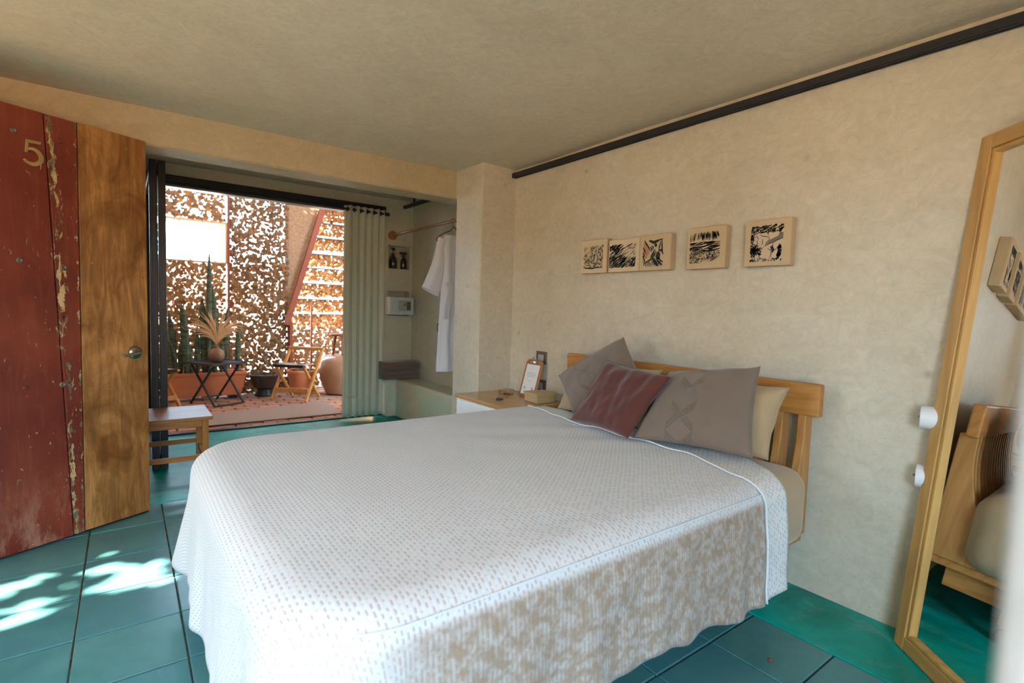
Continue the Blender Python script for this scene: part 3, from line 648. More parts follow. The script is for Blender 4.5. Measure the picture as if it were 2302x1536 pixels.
# with this rotation local +y points towards the camera side
def dbox(a, b): return G().box(a, b)
ob('stained_plank', dbox((0, -.022, .012), (.322, .020, 2.118)), 'stain', dv, bevel=.003)
def board(x0, x1a, x1b, x0b=None):
    x0b = x0 if x0b is None else x0b
    g = G(); n = 24; P = []
    for i in range(n+1):
        z = .012 + 2.10*i/n; b = i/n
        w0 = x0b+(x0-x0b)*b + .002*nz(z*3, 1); w1 = x1a + (x1b-x1a)*b + .003*nz(z*4, 9)
        P.append([Vector((w0, -.022, z)), Vector((w0, .020, z)), Vector((w0+.004, .024, z)), Vector((w1-.004, .024, z)), Vector((w1, .020, z)), Vector((w1, -.022, z)), Vector((w0, -.022, z))])
    g.grid(P); k = len(P[0]); g.f.append(tuple(range(5, -1, -1))); g.f.append(tuple(n*k+i for i in range(6))); return g
ob('red_board', board(.326, .372, .458), 'red', dv)
ob('red_board', board(.462, .76, .76, .376), 'red', dv)
ob('red_board', board(.764, 1.05, 1.05), 'red', dv)
ob('bottom_seal', dbox((0.004, -.018, .002), (1.05, .012, .012)), 'black', dv)
# numeral 5 : outline extruded
def arc(cx, cz, r, a0, a1, n): return [(cx+r*math.cos(a0+(a1-a0)*i/n), cz+r*math.sin(a0+(a1-a0)*i/n)) for i in range(n+1)]
out = arc(0, 0, .034, math.radians(-150), math.radians(125), 22); inn = arc(.0, .001, .022, math.radians(115), math.radians(-145), 22)
poly = out + [(-.018, .024), (-.012, .066), (.026, .066), (.026, .053), (-.003, .053), (-.008, .036)][:0]
g = G()
for i in range(22):
    a = math.radians(-150+275*i/22); b = math.radians(-150+275*(i+1)/22); w0 = .0045+.0035*math.sin(PI*i/22); w1 = .0045+.0035*math.sin(PI*(i+1)/22)
    q = [((.028+w0)*math.cos(a), (.028+w0)*math.sin(a)), ((.028+w1)*math.cos(b), (.028+w1)*math.sin(b)), ((.028-w1)*math.cos(b), (.028-w1)*math.sin(b)), ((.028-w0)*math.cos(a), (.028-w0)*math.sin(a))]
    g.prism(q, .012)
g.prism([(-.022, .012), (-.013, .012), (-.008, .058), (-.018, .058)][::1], .012); g.prism([(-.018, .047), (.026, .050), (.030, .062), (-.018, .060)], .012)
g.v = [(.512-v[0]*1.25, .024+v[2]*.9, 1.895+v[1]*1.25) for v in g.v]; g.f = [tuple(f) for f in g.f]
ob('numeral_five', g, 'brass', dv, bevel=.0015)
# lever handle
hd = ob('handle_rose', G().lathe([(.035, 0), (.035, .004), (.030, .010), (.016, .014), (.014, .022)], (.069, .020, .94), 32, 'Y').lathe([(.038, 0), (.038, .002)], (.069, .0195, .94), 32, 'Y'), 'nickel', dv, smooth=True)
ob('lever', G().tube([(.069, .034, .94), (.069, .058, .94), (.085, .064, .938), (.11, .063, .934), (.135, .060, .928), (.15, .058, .932), (.156, .056, .942)], [.010, .010, .009, .0075, .006, .0055, .004], 12), 'nickel', hd, smooth=True)
ob('keyhole_plate', G().lathe([(.024, 0), (.024, .002), (.019, .004), (.012, .003)], (0, 0, 0), 24, 'Y'), 'red', dv, smooth=True, loc=(.40, .024, 1.134)).scale = (.8, 1, 1.3)
ob('keyhole', G().lathe([(.005, 0), (.005, .0012)], (.40, .0275, 1.14), 12, 'Y').box((.398, .0275, 1.118), (.402, .0287, 1.14)), 'black', dv)
for (x, z, r_) in [(.574, 1.997, .014), (.40, 2.0, .012), (.565, 1.405, .014), (.395, 1.385, .016), (.555, .80, .012), (.41, .80, .015), (.35, .66, .009), (.357, 1.87, .007)]:
    ob('bolt', G().lathe([(r_, 0), (r_*.9, .003), (r_*.6, .005), (r_*.3, .002)], (x, .0235, z), 14, 'Y'), 'bronze' if r_ > .0125 else 'red', dv, smooth=True)
for (x, z) in [(.03, 2.02), (.10, 2.05), (.29, .42), (.02, .25), (.27, 1.42), (.24, 1.02), (.29, 2.06), (.2, .75), (.05, 1.37)]:
    ob('nail_plug', G().lathe([(.006, 0), (.005, .001)], (x, .0197, z), 10, 'Y'), 'stool_z', dv)

# ------------------------------------------------------------------ step stool beside the folding door
st = thing('wooden_stool', 'brown wooden stool half hidden behind the red door', 'stool', (-.08, 3.985, 0)); st.scale = (1, .88, 1)
ob('seat', G().box((0, 0, .438), (.55, .53, .462)), 'stool_x', st, bevel=.003)
for a, b in ((.02, .03), (.02, .46), (.49, .03), (.49, .46)): ob('leg', G().box((a, b, 0), (a+.038, b+.038, .438)), 'stool_z', st, bevel=.003)
for y0 in (.038, .468): ob('apron', G().box((.058, y0, .388), (.49, y0+.02, .438)), 'stool_x', st, bevel=.002)
for y0, z0 in ((.036, .165), (.466, .195)): ob('rail', G().box((.058, y0, z0), (.49, y0+.022, z0+.035)), 'stool_x', st, bevel=.002)
for x0 in (.028, .498):
    ob('side_rail', G().box((x0, .068, .155), (x0+.02, .46, .19)), 'stool_x', st, bevel=.002); ob('side_apron', G().box((x0, .068, .388), (x0+.02, .46, .438)), 'stool_x', st, bevel=.002)

# ------------------------------------------------------------------ nightstand and what stands on it
ns = thing('nightstand', 'white bedside cabinet with wooden top between pillar and bed', 'nightstand', (1.985, 2.66, 0))
ob('cabinet_body', G().box((.012, .006, .14), (.50, .684, .572)), 'lacquer', ns, bevel=.002)
ob('wood_top', G().box((0, 0, .574), (.513, .693, .60)), 'top_wood', ns, bevel=.003)
for a, b in ((.04, .04), (.04, .62), (.44, .04), (.44, .62)): ob('leg', G().box((a, b, 0), (a+.035, b+.035, .14)), 'oak_z', ns)
ob('drawer_front', G().box((.004, .02, .18), (.012, .67, .55)), 'lacquer', ns, bevel=.002)
# clipboard
cb = thing('clipboard', 'wooden clipboard with printed white card leaning on the wall above the nightstand', 'clipboard', (2.385, 2.99, .601))
cb.rotation_euler = (0, .27, 0)
W2, H2 = .098, .283
g = G().prism([(-W2+.012, 0), (W2-.012, 0), (W2, .012), (W2, H2-.02), (W2-.02, H2), (-W2+.02, H2), (-W2, H2-.02), (-W2, .012)], .008, (0, 0, 0), (0, 1, 0), (0, 0, 1))
ob('backing_board', g, 'board', cb, bevel=.0015)
ob('paper_sheet', G().box((-.0022, -.072, .018), (-.0002, .078, .245)), 'paper', cb)
g = G()
for z0, a, b in ((.178, -.04, .055), (.165, -.05, .06), (.152, -.045, .052), (.118, -.01, .02), (.038, -.045, .05)): g.box((-.0026, a, z0), (-.0022, b, z0+.0035))
ob('printed_text', g, 'print_grey', cb)['kind'] = 'stuff'
for y_ in (.045, -.042): ob('round_stamp', G().lathe([(.011, -.0006), (.011, 0)], (-.0022, y_, .065), 16, 'X'), 'print_grey', cb)
cl = ob('clip', G().box((-.012, -.03, H2-.028), (.012, .03, H2-.012)).tube([(0, -.02, H2-.012), (-.004, -.03, H2+.012), (-.004, -.02, H2+.02), (0, -.012, H2-.01)], .002, 6).tube([(0, .012, H2-.012), (-.004, .02, H2+.02), (-.004, .03, H2+.012), (0, .02, H2-.012)], .002, 6).tube([(-.013, -.008, H2-.02), (-.013, .008, H2-.02)], .008, 10), 'steel', cb, bevel=.001)
# glass trinket box
gb = thing('trinket_box', 'small glass box with brass edges on the nightstand', 'box', (2.30, 3.13, .6005), math.radians(20))
g = G(); a, b, h = .046, .036, .042
for z in (.002, h):
    for p, q in (((-a, -b), (a, -b)), ((a, -b), (a, b)), ((a, b), (-a, b)), ((-a, b), (-a, -b))): g.bar((*p, z), (*q, z), .003, .003)
for p in ((-a, -b), (a, -b), (a, b), (-a, b)): g.bar((*p, 0), (*p, h), .003, .003)
ob('brass_edges', g, 'brass', gb)
ob('glass_sides', G().box((-a, -b, .002), (a, -b+.001, h)).box((-a, b-.001, .002), (a, b, h)).box((-a, -b, .002), (-a+.001, b, h)).box((a-.001, -b, .002), (a, b, h)).box((-a, -b, h-.001), (a, b, h)), 'clear', gb)
cn = ob('contents', G().lathe([(.012, 0), (.016, .006), (.010, .014)], (-.012, 0, .003), 12).lathe([(.010, 0), (.013, .006), (.006, .012)], (.018, .006, .003), 12).lathe([(.008, 0), (.010, .005), (.004, .01)], (.008, -.018, .003), 12), 'rust', gb, smooth=True)
# remote
tag(ob('remote_control', G().box((-.026, -.011, 0), (.026, .011, .011)), 'black', loc=(2.137, 2.985, .6005), rot=(0, 0, math.radians(-38)), bevel=.004, seg=3), 'small black remote lying on the nightstand edge', 'remote')
# woven tissue box
wb = thing('woven_box', 'square woven palm box with slotted lid near the bed', 'box', (2.345, 2.79, .6005), math.radians(-4))
ob('basket', G().box((-.078, -.078, 0), (.078, .078, .045)), 'woven', wb, bevel=.006)
g = G(); wall_holes(g, -.083, .083, -.083, .083, [(-.025, .025, -.02, .02)], .0, .022)
g.v = [(v[0], v[2], v[1]+.047) for v in g.v]; ob('lid', g, 'woven', wb)
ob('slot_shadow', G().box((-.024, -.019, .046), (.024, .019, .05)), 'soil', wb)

# ------------------------------------------------------------------ pictures
def ribbon(g, pts, w_):
    n = len(pts)
    for i, (a, b) in enumerate(pts):
        p, q = pts[max(0, i-1)], pts[min(n-1, i+1)]; dx, dy = q[0]-p[0], q[1]-p[1]; l = math.hypot(dx, dy) or 1
        k = w_*math.sin(PI*(i+.35)/(n-.3))**.6/2; g.v.append((a-dy/l*k, b+dx/l*k, 0)); g.v.append((a+dy/l*k, b-dx/l*k, 0))
    o = len(g.v)-2*n
    for i in range(n-1): g.f.append((o+2*i, o+2*i+1, o+2*i+3, o+2*i+2))
def stroke(g, x, y, ang, L, w_, curv=0, lim=(0, 0, 1, 1)):
    pts = []
    for i in range(6):
        t_ = i/5-.5; a = ang+curv*t_; px = x+L*t_*math.cos(a); py = y+L*t_*math.sin(a)
        pts.append((min(lim[2], max(lim[0], px)), min(lim[3], max(lim[1], py))))
    ribbon(g, pts, w_)
def fillp(g, pts): o = len(g.v); g.v += [(a, b, 0) for a, b in pts]; g.f.append(tuple(range(o, o+len(pts))))
def picture(y_left, y_right, z0, z1, label, draw, paper, inner):
    t_ = thing('wall_picture', label, 'picture', (2.455, y_left, z0), group='small square ink pictures above the bed')
    W_, H_ = y_left-y_right, z1-z0
    ob('board', G().box((0, -W_, 0), (.044, 0, H_)), 'canvas', t_, bevel=.003)
    ob('paper_face', G().box((-.0012, -W_+.002, .002), (0, -.002, H_-.002)), paper, t_)
    layers = draw(random.Random(int(y_left*1000)))
    u0, v0, u1, v1 = inner
    for k, (mat, g) in enumerate(layers):
        g.v = [(-.0016-.0003*k, -(u0+(u1-u0)*v[0])*W_, (v0+(v1-v0)*v[1])*H_) for v in g.v]
        ob('ink_print', g, mat, t_)['kind'] = 'stuff'
def d1(r):
    a, b, c_ = G(), G(), G(); fillp(c_, [(.0, 0), (1, 0), (1, 1), (0, 1)])
    for _ in range(230):
        x, y = r.random(), r.random()
        if y > .72 and x < .35 and r.random() < .7: continue
        if abs(x-.63) < .05 and .35 < y < .72: continue
        stroke(a, x, y, (r.uniform(-.5, .5) if y < .28 else r.uniform(1.0, 2.3)), r.uniform(.06, .16), r.uniform(.015, .035), r.uniform(-1, 1))
    for _ in range(40): stroke(b, r.random(), r.random(), r.uniform(0, 3), .1, .03, 1)
    ribbon(a, [(0, .10), (.2, .02), (.45, .0), (.7, .05), (1, .02)], .06); ribbon(a, [(.57, .35), (.60, .6), (.64, .72), (.7, .55), (.76, .33)], .03)
    return [('skin_paper', c_), ('ink_green', b), ('ink', a)]
def d2(r):
    a, b = G(), G()
    for _ in range(250):
        x, y = r.random(), r.random()
        if x > .45 and y > .45 and r.random() < .55: continue
        stroke(a, x, y, .72+r.uniform(-.14, .14), r.uniform(.12, .34), r.uniform(.012, .035), r.uniform(-.3, .3))
    for _ in range(26): stroke(a, r.uniform(0, .4), r.uniform(.75, 1), r.uniform(0, 3), .1, .04, 1)
    for _ in range(16): stroke(a, r.uniform(.78, 1), r.uniform(.05, .32), 1.5+r.uniform(-.3, .3), .2, .025)
    for _ in range(60): stroke(b, r.uniform(0, .6), r.uniform(0, .5), .7, .2, .05)
    return [('ink_grey', b), ('ink', a)]
def d3(r):
    a, b, c_ = G(), G(), G()
    fillp(b, [(.02, .88), (.1, .92), (.2, .7), (.33, .58), (.3, .45), (.22, .42), (.2, .28), (.08, .35), (.1, .5), (.0, .6)])
    fillp(c_, [(.25, .45), (.32, .42), (.38, .3), (.3, .25), (.26, .35)])
    for p in [[(.05, .97), (.15, .85), (.28, .7), (.35, .6)], [(.3, .97), (.5, .9), (.7, .93), (.95, .97)], [(.28, .95), (.5, .85), (.75, .9)], [(.9, .95), (.92, .75), (.95, .5), (1, .42)], [(.85, .9), (.8, .7), (.78, .55)],
              [(.38, .35), (.5, .5), (.6, .62)], [(.4, .3), (.55, .45), (.65, .55)], [(0, .72), (.08, .6), (.12, .5)], [(0, .55), (.06, .45), (.05, .35)], [(.0, .42), (.05, .3), (.12, .2)], [(.1, .15), (.3, .22), (.5, .32), (.62, .45)],
              [(.36, .72), (.42, .65), (.4, .55)], [(.42, .76), (.5, .7), (.48, .6)], [(.66, .3), (.8, .15), (.98, .05)], [(.7, .35), (.85, .22), (1.0, .15)]]: ribbon(a, p, .07)
    fillp(a, [(.62, .35), (.68, .52), (.78, .55), (.86, .45), (.84, .25), (.74, .25)]); fillp(a, [(.45, .25), (.58, .33), (.75, .1), (.8, .0), (.68, .02)])
    for i in range(15): stroke(a, .05+i*.06, .1+r.uniform(-.02, .04), 1.9+r.uniform(-.2, .2), .22, .03)
    fillp(a, [(.54, .8), (.6, .85), (.7, .8), (.66, .7), (.57, .72)]); fillp(a, [(.8, .6), (.95, .64), (.93, .52), (.82, .53)])
    return [('ink_orange', b), ('ink_green', c_), ('ink', a)]
def d4(r):
    a, b = G(), G()
    for i in range(85):
        x = r.random()
        if x < .35 and r.random() < .5: continue
        stroke(a, x, .83+r.uniform(-.06, .06)+.08*x, 1.57+(x-.45)*.7+r.uniform(-.12, .12), r.uniform(.14, .3), r.uniform(.012, .03))
    for i in range(95): stroke(a, r.random(), r.uniform(.38, .68), .12+r.uniform(-.1, .15), r.uniform(.15, .4), r.uniform(.012, .03))
    for i in range(260):
        x, y = r.random(), r.uniform(0, .42)
        if y < .25*(x-.4)*2: continue
        stroke(a, x, y, r.uniform(0, 3.1), r.uniform(.05, .11), r.uniform(.012, .025), r.uniform(-2, 2))
    for i in range(14): stroke(a, r.uniform(.6, .95), r.uniform(.05, .3), .7, .25, .015)
    return [('ink', a)]
def d5(r):
    a, b, c_, p_ = G(), G(), G(), G()
    fillp(p_, [(0, 0), (1, 0), (1, 1), (0, 1)])
    for i in range(110): x = r.random(); stroke(a, x, r.uniform(.80, .98), .5+r.uniform(-.5, .5), r.uniform(.06, .16), r.uniform(.018, .035), r.uniform(-1.5, 1.5))
    for i in range(60): stroke(a, r.uniform(0, .1), r.uniform(.1, .8), r.uniform(.5, 2.5), r.uniform(.05, .1), .025, 1)
    for i in range(110):
        an = r.uniform(0, 6.28); q = r.uniform(.03, .17); stroke(a, .17+q*math.cos(an), .3+q*math.sin(an), an, r.uniform(.05, .12), r.uniform(.015, .03))
    for i in range(40): an = r.uniform(-1.2, .8); stroke(a, .8+.12*math.cos(an), .28+.18*math.sin(an), an, .13, .025)
    for i in range(45): stroke(a, r.random(), r.uniform(.0, .07), r.uniform(.8, 2.4), .07, .022, 1)
    for i in range(50): stroke(c_, r.uniform(.1, 1), r.uniform(.78, .98), .5, .08, .02, 1)
    fillp(b, [(.46, .42), (.52, .5), (.58, .58), (.75, .64), (.85, .68), (.9, .8), (1, .75), (1, .6), (.85, .55), (.7, .5), (.58, .47)])
    for p in [[(.06, .52), (.05, .65), (.12, .76), (.3, .82), (.5, .80), (.58, .66)], [(.3, .75), (.36, .7), (.5, .68), (.6, .62)], [(.46, .42), (.5, .52), (.6, .62)], [(.45, .42), (.35, .33), (.28, .15), (.33, .08), (.5, .05), (.62, .02)],
              [(.55, .35), (.65, .28), (.66, .15), (.6, .06)], [(.46, .42), (.6, .48), (.75, .52), (.85, .58), (1, .6)], [(.7, .5), (.7, .4), (.74, .3), (.66, .2)], [(.9, .48), (.88, .38), (.74, .28)], [(.2, .6), (.22, .5), (.21, .42)],
              [(.37, .62), (.38, .52), (.36, .45)], [(.08, .5), (.15, .46), (.13, .4)], [(.12, .68), (.2, .7), (.24, .62)]]: ribbon(a, p, .022)
    fillp(a, [(.62, .38), (.68, .43), (.76, .3), (.7, .22)])
    return [('skin_paper', p_), ('ink_green', c_), ('ink_grey', b), ('ink', a)]
picture(2.539, 2.308, 1.498, 1.714, 'leftmost square ink picture over the bed, forest scene tinted yellow green', d1, 'paperA', (.12, .14, .86, .82))
picture(2.291, 2.047, 1.498, 1.697, 'ink picture of dense diagonal hatching, second from the left above the bed', d2, 'paperA', (.04, .14, .88, .84))
picture(2.045, 1.826, 1.498, 1.702, 'bold black ink picture with an orange patch, joined to the hatched one', d3, 'paperB', (.12, .10, .78, .88))
picture(1.720, 1.494, 1.493, 1.711, 'ink picture with upright reeds over scribbled rows, second from the right', d4, 'paperB', (.08, .14, .86, .88))
picture(1.392, 1.170, 1.492, 1.712, 'rightmost ink picture over the bed, a reclining figure among foliage', d5, 'paperB', (.14, .10, .84, .88))

# ------------------------------------------------------------------ bed
bd = thing('bed', 'double bed with curved slatted wooden headboard and casters', 'bed', (0, 0, 0))
ob('platform', G().box((.30, 1.03, .25), (2.43, 2.54, .285)), 'oak_y', bd, bevel=.004)
for y0 in (1.075, 2.44): ob('side_rail', G().box((.30, y0, .16), (2.37, y0+.03, .25)), 'oak_x', bd, bevel=.003)
ob('end_rail', G().box((2.34, 1.105, .16), (2.37, 2.44, .25)), 'oak_y', bd, bevel=.003); ob('foot_rail', G().box((.30, 1.10, .16), (.33, 2.44, .25)), 'oak_y', bd, bevel=.003)
for x0 in (.38, 2.10):
    for y0 in (1.10, 2.365):
        l_ = ob('leg', G().box((x0, y0, .085), (x0+.075, y0+.075, .16)), 'oak_z', bd, bevel=.003)
        cx, cy_ = x0+.045, y0+.037
        ob('caster', G().lathe([(.031, -.012), (.034, -.008), (.034, .008), (.031, .012)], (cx, cy_, .034), 24, 'Y'), 'black', l_, smooth=True)
        ob('caster_fork', G().box((cx-.03, cy_-.03, .081), (cx+.03, cy_+.03, .085)).bar((cx, cy_-.017, .034), (cx-.01, cy_-.017, .082), .02, .003, (1, 0, 0)).bar((cx, cy_+.017, .034), (cx-.01, cy_+.017, .082), .02, .003, (1, 0, 0)).tube([(cx, cy_-.02, .034), (cx, cy_+.02, .034)], .005, 8), 'steel', l_)
# headboard slats: boards on edge whose front edge sweeps forward towards the platform
def slatpoly(dw):
    fr_ = [(2.372 - dw*((.83-z)/.545)**2.2, z) for z in [.83-.545*i/14 for i in range(15)]]
    return [(2.436, .83)] + fr_ + [(2.436 - .0, .285)] 
for k in range(16):
    y0 = .985 + k*.0985; wd = .17 if k not in (0, 15) else .19
    if k > 0: y0 += .0
    ob('headboard_slat', G().prism(slatpoly(wd), .034, (0, y0+.068, 0), (1, 0, 0), (0, 0, 1)), 'oak_z', bd, bevel=.003, seg=1)
ob('headboard_rail', G().box((2.368, .966, .824), (2.412, 2.546, .967)), 'oak_y', bd, bevel=.008, seg=3)
# mattress
g = G().box((.32, .955, .285), (2.325, 2.56, .615)); mo = ob('mattress', g, 'beige', bd, bevel=.085, seg=8, smooth=True, uv=[(v[0], v[1]+v[2]) for v in g.v])

# bedspread : U-shaped skirt round near side, foot and far side
def drape(name, label, mat, xh_fn, XF, YN, YFR, zt, hem_fn, r_c=.26, rr=.09, foldamp=1.0, only=None, du=.014, parent=None, lift=0):
    path = []; L = 0
    def addp(x, y, nx, ny, L): path.append((x, y, nx, ny, L))
    xh = 2.0
    n1 = int((xh-XF-r_c)/du)
    for i in range(n1+1): x = xh - (xh-XF-r_c)*i/n1; addp(x, YN, 0, -1, 0)
    nc = 14
    for i in range(1, nc): a = PI*1.5 - (PI/2)*i/nc; addp(XF+r_c+r_c*math.cos(a), YN+r_c+r_c*math.sin(a), math.cos(a), math.sin(a), 0)
    n2 = int((YFR-YN-2*r_c)/du)
    for i in range(n2+1): addp(XF, YN+r_c+(YFR-YN-2*r_c)*i/n2, -1, 0, 0)
    for i in range(1, nc): a = PI - (PI/2)*i/nc; addp(XF+r_c+r_c*math.cos(a), YFR-r_c+r_c*math.sin(a), math.cos(a), math.sin(a), 0)
    for i in range(n1+1): addp(XF+r_c+(xh-XF-r_c)*i/n1, YFR, 0, 1, 0)
    P = []; UV = []; s_ = 0; prev = None
    ymid = (YN+YFR)/2
    for (x, y, nx, ny, _) in path:
        if prev: s_ += math.hypot(x-prev[0], y-prev[1])
        prev = (x, y); corner = abs(nx*ny)*2
        row = []; uvr = []
        ix, iy = x-nx*rr, y-ny*rr
        spx, spy = max(ix, XF+.75), ymid + (iy-ymid)*max(0, 1-(max(0, XF+.75-ix)+.0)/.001)*0
        NT = 34
        for k in range(NT+1):                    # spine to edge
            b = k/NT; px, py = spx+(ix-spx)*b, spy+(iy-spy)*b
            ed = min(px-XF, py-YN, YFR-py)
            z = zt + .012*min(1, ed/.35) - .012 + .004*nz(px*2.2, py*5.5, 2)*min(1, ed/.1) + .0035*nz(px*5, py*9, 7)*min(1, ed/.1)
            # soft wrinkles running from the pillows toward the foot
            z += .005*math.sin((py*1.0+px*.55)*22 + 2*nz(px*1.5, py*1.5))*max(0, min(1, (px-.9)/.9))*max(0, 1-abs(py-1.9)/.75)
            row.append([px, py, z]); uvr.append((px, py))
        for k in range(1, 6):                     # rounded edge
            a = PI/2*k/5; px, py = ix+nx*rr*math.sin(a), iy+ny*rr*math.sin(a); z = zt-.012-rr*(1-math.cos(a)); row.append([px, py, z]); d_ = rr*PI/2*k/5; uvr.append((ix+nx*d_, iy+ny*d_))
        ztop = zt-.012-rr; hz = hem_fn(x, y, s_); K = 22
        ff = (.6*math.sin(s_*21+1.3*nz(s_*1.7, 1)*3) + .35*math.sin(s_*37+2*nz(s_*2.3, 4)*2) + .8*nz(s_*4, 9))
        big = math.sin(s_*11 + 1.5)
        for k in range(1, K+1):
            b = k/K; z = ztop+(hz-ztop)*b; dd = ztop-z
            off = .05*dd + foldamp*(.011*ff*b**.9 + .004*nz(s_*12, b*2.5, 3)*b) + corner*.24*dd + (abs(nx) > .9)*foldamp*.016*big*b
            if abs(ny) > .9 and foldamp: off += .010*nz(s_*7, z*6, 11) + .016*b*nz(s_*3.1, 5.5)
            row.append([x+nx*off, y+ny*off, z]); d_ = rr*.57+dd; uvr.append((x+nx*d_, y+ny*d_))
        P.append(row); UV.append(uvr)
    # warp the head end
    for row, uvr in zip(P, UV):
        for p, q in zip(row, uvr):
            f_ = max(0, (p[0]-1.2)/(.8)); tgt = xh_fn(p[1], p[2]); p[0] = p[0] + (tgt-2.0)*f_**1.5 if f_ > 0 else p[0]
            p[2] += lift
    if only is not None:
        P2, U2 = [], []
        for row, uvr, pp in zip(P, UV, path):
            if pp[0] > only: P2.append(row); U2.append(uvr)
            elif P2 is not None and P2 and P2[-1] is not None and pp[0] <= only:
                P2.append(None); U2.append(None)
        segs = []; cur = []
        for r_, u_ in zip(P2, U2):
            if r_ is None:
                if cur: segs.append(cur); cur = []
            else: cur.append((r_, u_))
        if cur: segs.append(cur)
    else: segs = [list(zip(P, UV))]
    g = G(); uvs = []
    for sg in segs:
        if len(sg) < 2: continue
        g.grid([[Vector(p) for p in r_] for r_, u_ in sg])
        for r_, u_ in sg: uvs += u_
    o = ob(name, g, mat, parent, smooth=True, uv=uvs, solid=.003)
    if label: tag(o, label, 'bedspread')
    return o, segs
sm = lambda a, b, t_: max(0, min(1, (t_-a)/(b-a)))**2*(3-2*max(0, min(1, (t_-a)/(b-a))))
def head1(y, z): return 1.855 + .085*sm(.98, 1.35, y) + .10*sm(2.0, 2.6, y)
def head2(y, z): return 2.055 + .085*sm(.98, 1.2, y) + (.03 if y > .95 else 0)*sm(.95, 1.05, y)
def hem1(x, y, s_):
    if y < 1.1 and x > .4: return .255 - .05*sm(1.1, 1.9, x) + .008*math.sin(s_*19)
    return .14 + .01*math.sin(s_*13)
def hem2(x, y, s_): return .195 + .006*math.sin(s_*23)
bs = thing('bedspread', 'off-white woven bedspread with brown dashes draped over the bed', 'bedspread')
o1, seg1 = drape('top_cloth', None, 'spread', head1, .20, .915, 2.625, .648, hem1, parent=bs)
o2, seg2 = drape('folded_edge', None, 'spread_back', head2, .205, .93, 2.615, .640, hem2, foldamp=.35, only=1.80, parent=bs)
# piping along the head edge of the top cloth, and seam along the near top edge
rows = seg1[0]; first = [Vector(p)+Vector((.002, 0, .004)) for p in rows[0][0]]; last = [Vector(p)+Vector((.002, 0, .004)) for p in rows[-1][0]]
first = [p + Vector((0, -.004 if i > 36 else 0, 0)) for i, p in enumerate(first)]
pts = last[:35][::-1] + first[1:]
ob('piping', G().tube(pts, .0045, 6), 'piping', bs, smooth=True, uv=[(0, 0)]*(len(pts)*6))
seam = [Vector(r_[0][37]) + Vector((0, -.0025, .0025)) for r_ in rows if r_[0][37][1] < 1.0 and r_[0][37][0] > .35]
ob('seam', G().tube(seam, .0026, 6), 'piping', bs, smooth=True, uv=[(0, 0)]*(len(seam)*6))

# ------------------------------------------------------------------ pillows
def pillow(name, label, TL, TR, BR, BL, th, mat, seed=0, crease=.012, pin=.06, sag=0.0):
    TL, TR, BR, BL = [Vector(p) for p in (TL, TR, BR, BL)]
    nrm = ((TR-TL).cross(BL-TL)).normalized()
    if nrm.x > 0: nrm = -nrm
    N = 40; g = G(); uv = []
    W_, H_ = (TR-TL).length, (BL-TL).length
    for side in (1, -1):
        P = []
        for i in range(N+1):
            row = []
            for j in range(N+1):
                u, v = i/N, j/N
                # pinch edges inward between the corners
                eu = pin*(1-(2*v-1)**2)*(2*u-1)*-.5*abs(2*u-1)**3; ev = pin*(1-(2*u-1)**2)*(2*v-1)*-.5*abs(2*v-1)**3
                uu, vv = u+eu, v+ev
                p = (TL*(1-uu)+TR*uu)*(1-vv) + (BL*(1-uu)+BR*uu)*vv
                k = max(0, (1-abs(2*u-1)**2.6)*(1-abs(2*v-1)**2.6))**.55
                cr_ = crease*(nz(u*5, v*2.5, seed) + .6*nz(u*11, v*5, seed+3))*k + .006*math.sin(16*(u+v)+seed)*(abs(2*u-1)**4+abs(2*v-1)**4)*k
                hgt = th*k*(.85+.3*(v if sag else .5)) + cr_
                p = p + nrm*hgt*side*(1 if side > 0 else .75)
                row.append(p); uv.append((u*W_*2 if 0 else u, v*H_/W_))
            P.append(row)
        g.grid(P if side > 0 else P[::-1])
        if side < 0:
            k0 = len(uv)-(N+1)**2; blk = uv[k0:]; uv = uv[:k0] + [blk[(N-i)*(N+1)+j] for i in range(N+1) for j in range(N+1)]
    me_o = ob(name, g, mat, None, smooth=True, uv=uv)
    m_ = me_o.modifiers.new('w', 'WELD'); m_.merge_threshold = .0015
    tag(me_o, label, 'pillow'); return me_o
pillow('bed_pillow', 'plump beige pillow under the taupe one at the near end of the headboard', (2.27, 1.62, .93), (2.245, 1.035, .955), (2.13, 1.05, .655), (2.13, 1.62, .65), .085, 'beige', 3, .03, .07)
pillow('bed_pillow', 'beige pillow mostly hidden behind the maroon cushion', (2.27, 2.34, .92), (2.27, 1.70, .952), (2.13, 1.70, .655), (2.13, 2.36, .65), .08, 'beige', 8, .018, .05)
pillow('taupe_cushion', 'taupe linen cushion standing on one corner at the left of the headboard', (2.215, 2.455, .835), (2.30, 2.005, 1.108), (2.14, 1.70, .87), (2.03, 2.12, .672), .065, 'grey_fab', 12, .012, .03)
pillow('taupe_cushion', 'large square taupe linen cushion with an embossed zigzag band at the right', (2.16, 1.585, .965), (2.20, 1.143, 1.035), (2.03, 1.062, .675), (1.885, 1.565, .668), .062, 'grey_fab', 21, .012, .06)
cm = pillow('maroon_cushion', 'small dark maroon cushion leaning in front of the two taupe ones', (2.10, 1.945, .985), (2.06, 1.49, .957), (1.845, 1.555, .672), (1.895, 1.995, .668), .052, 'purple', 30, .018, .06)

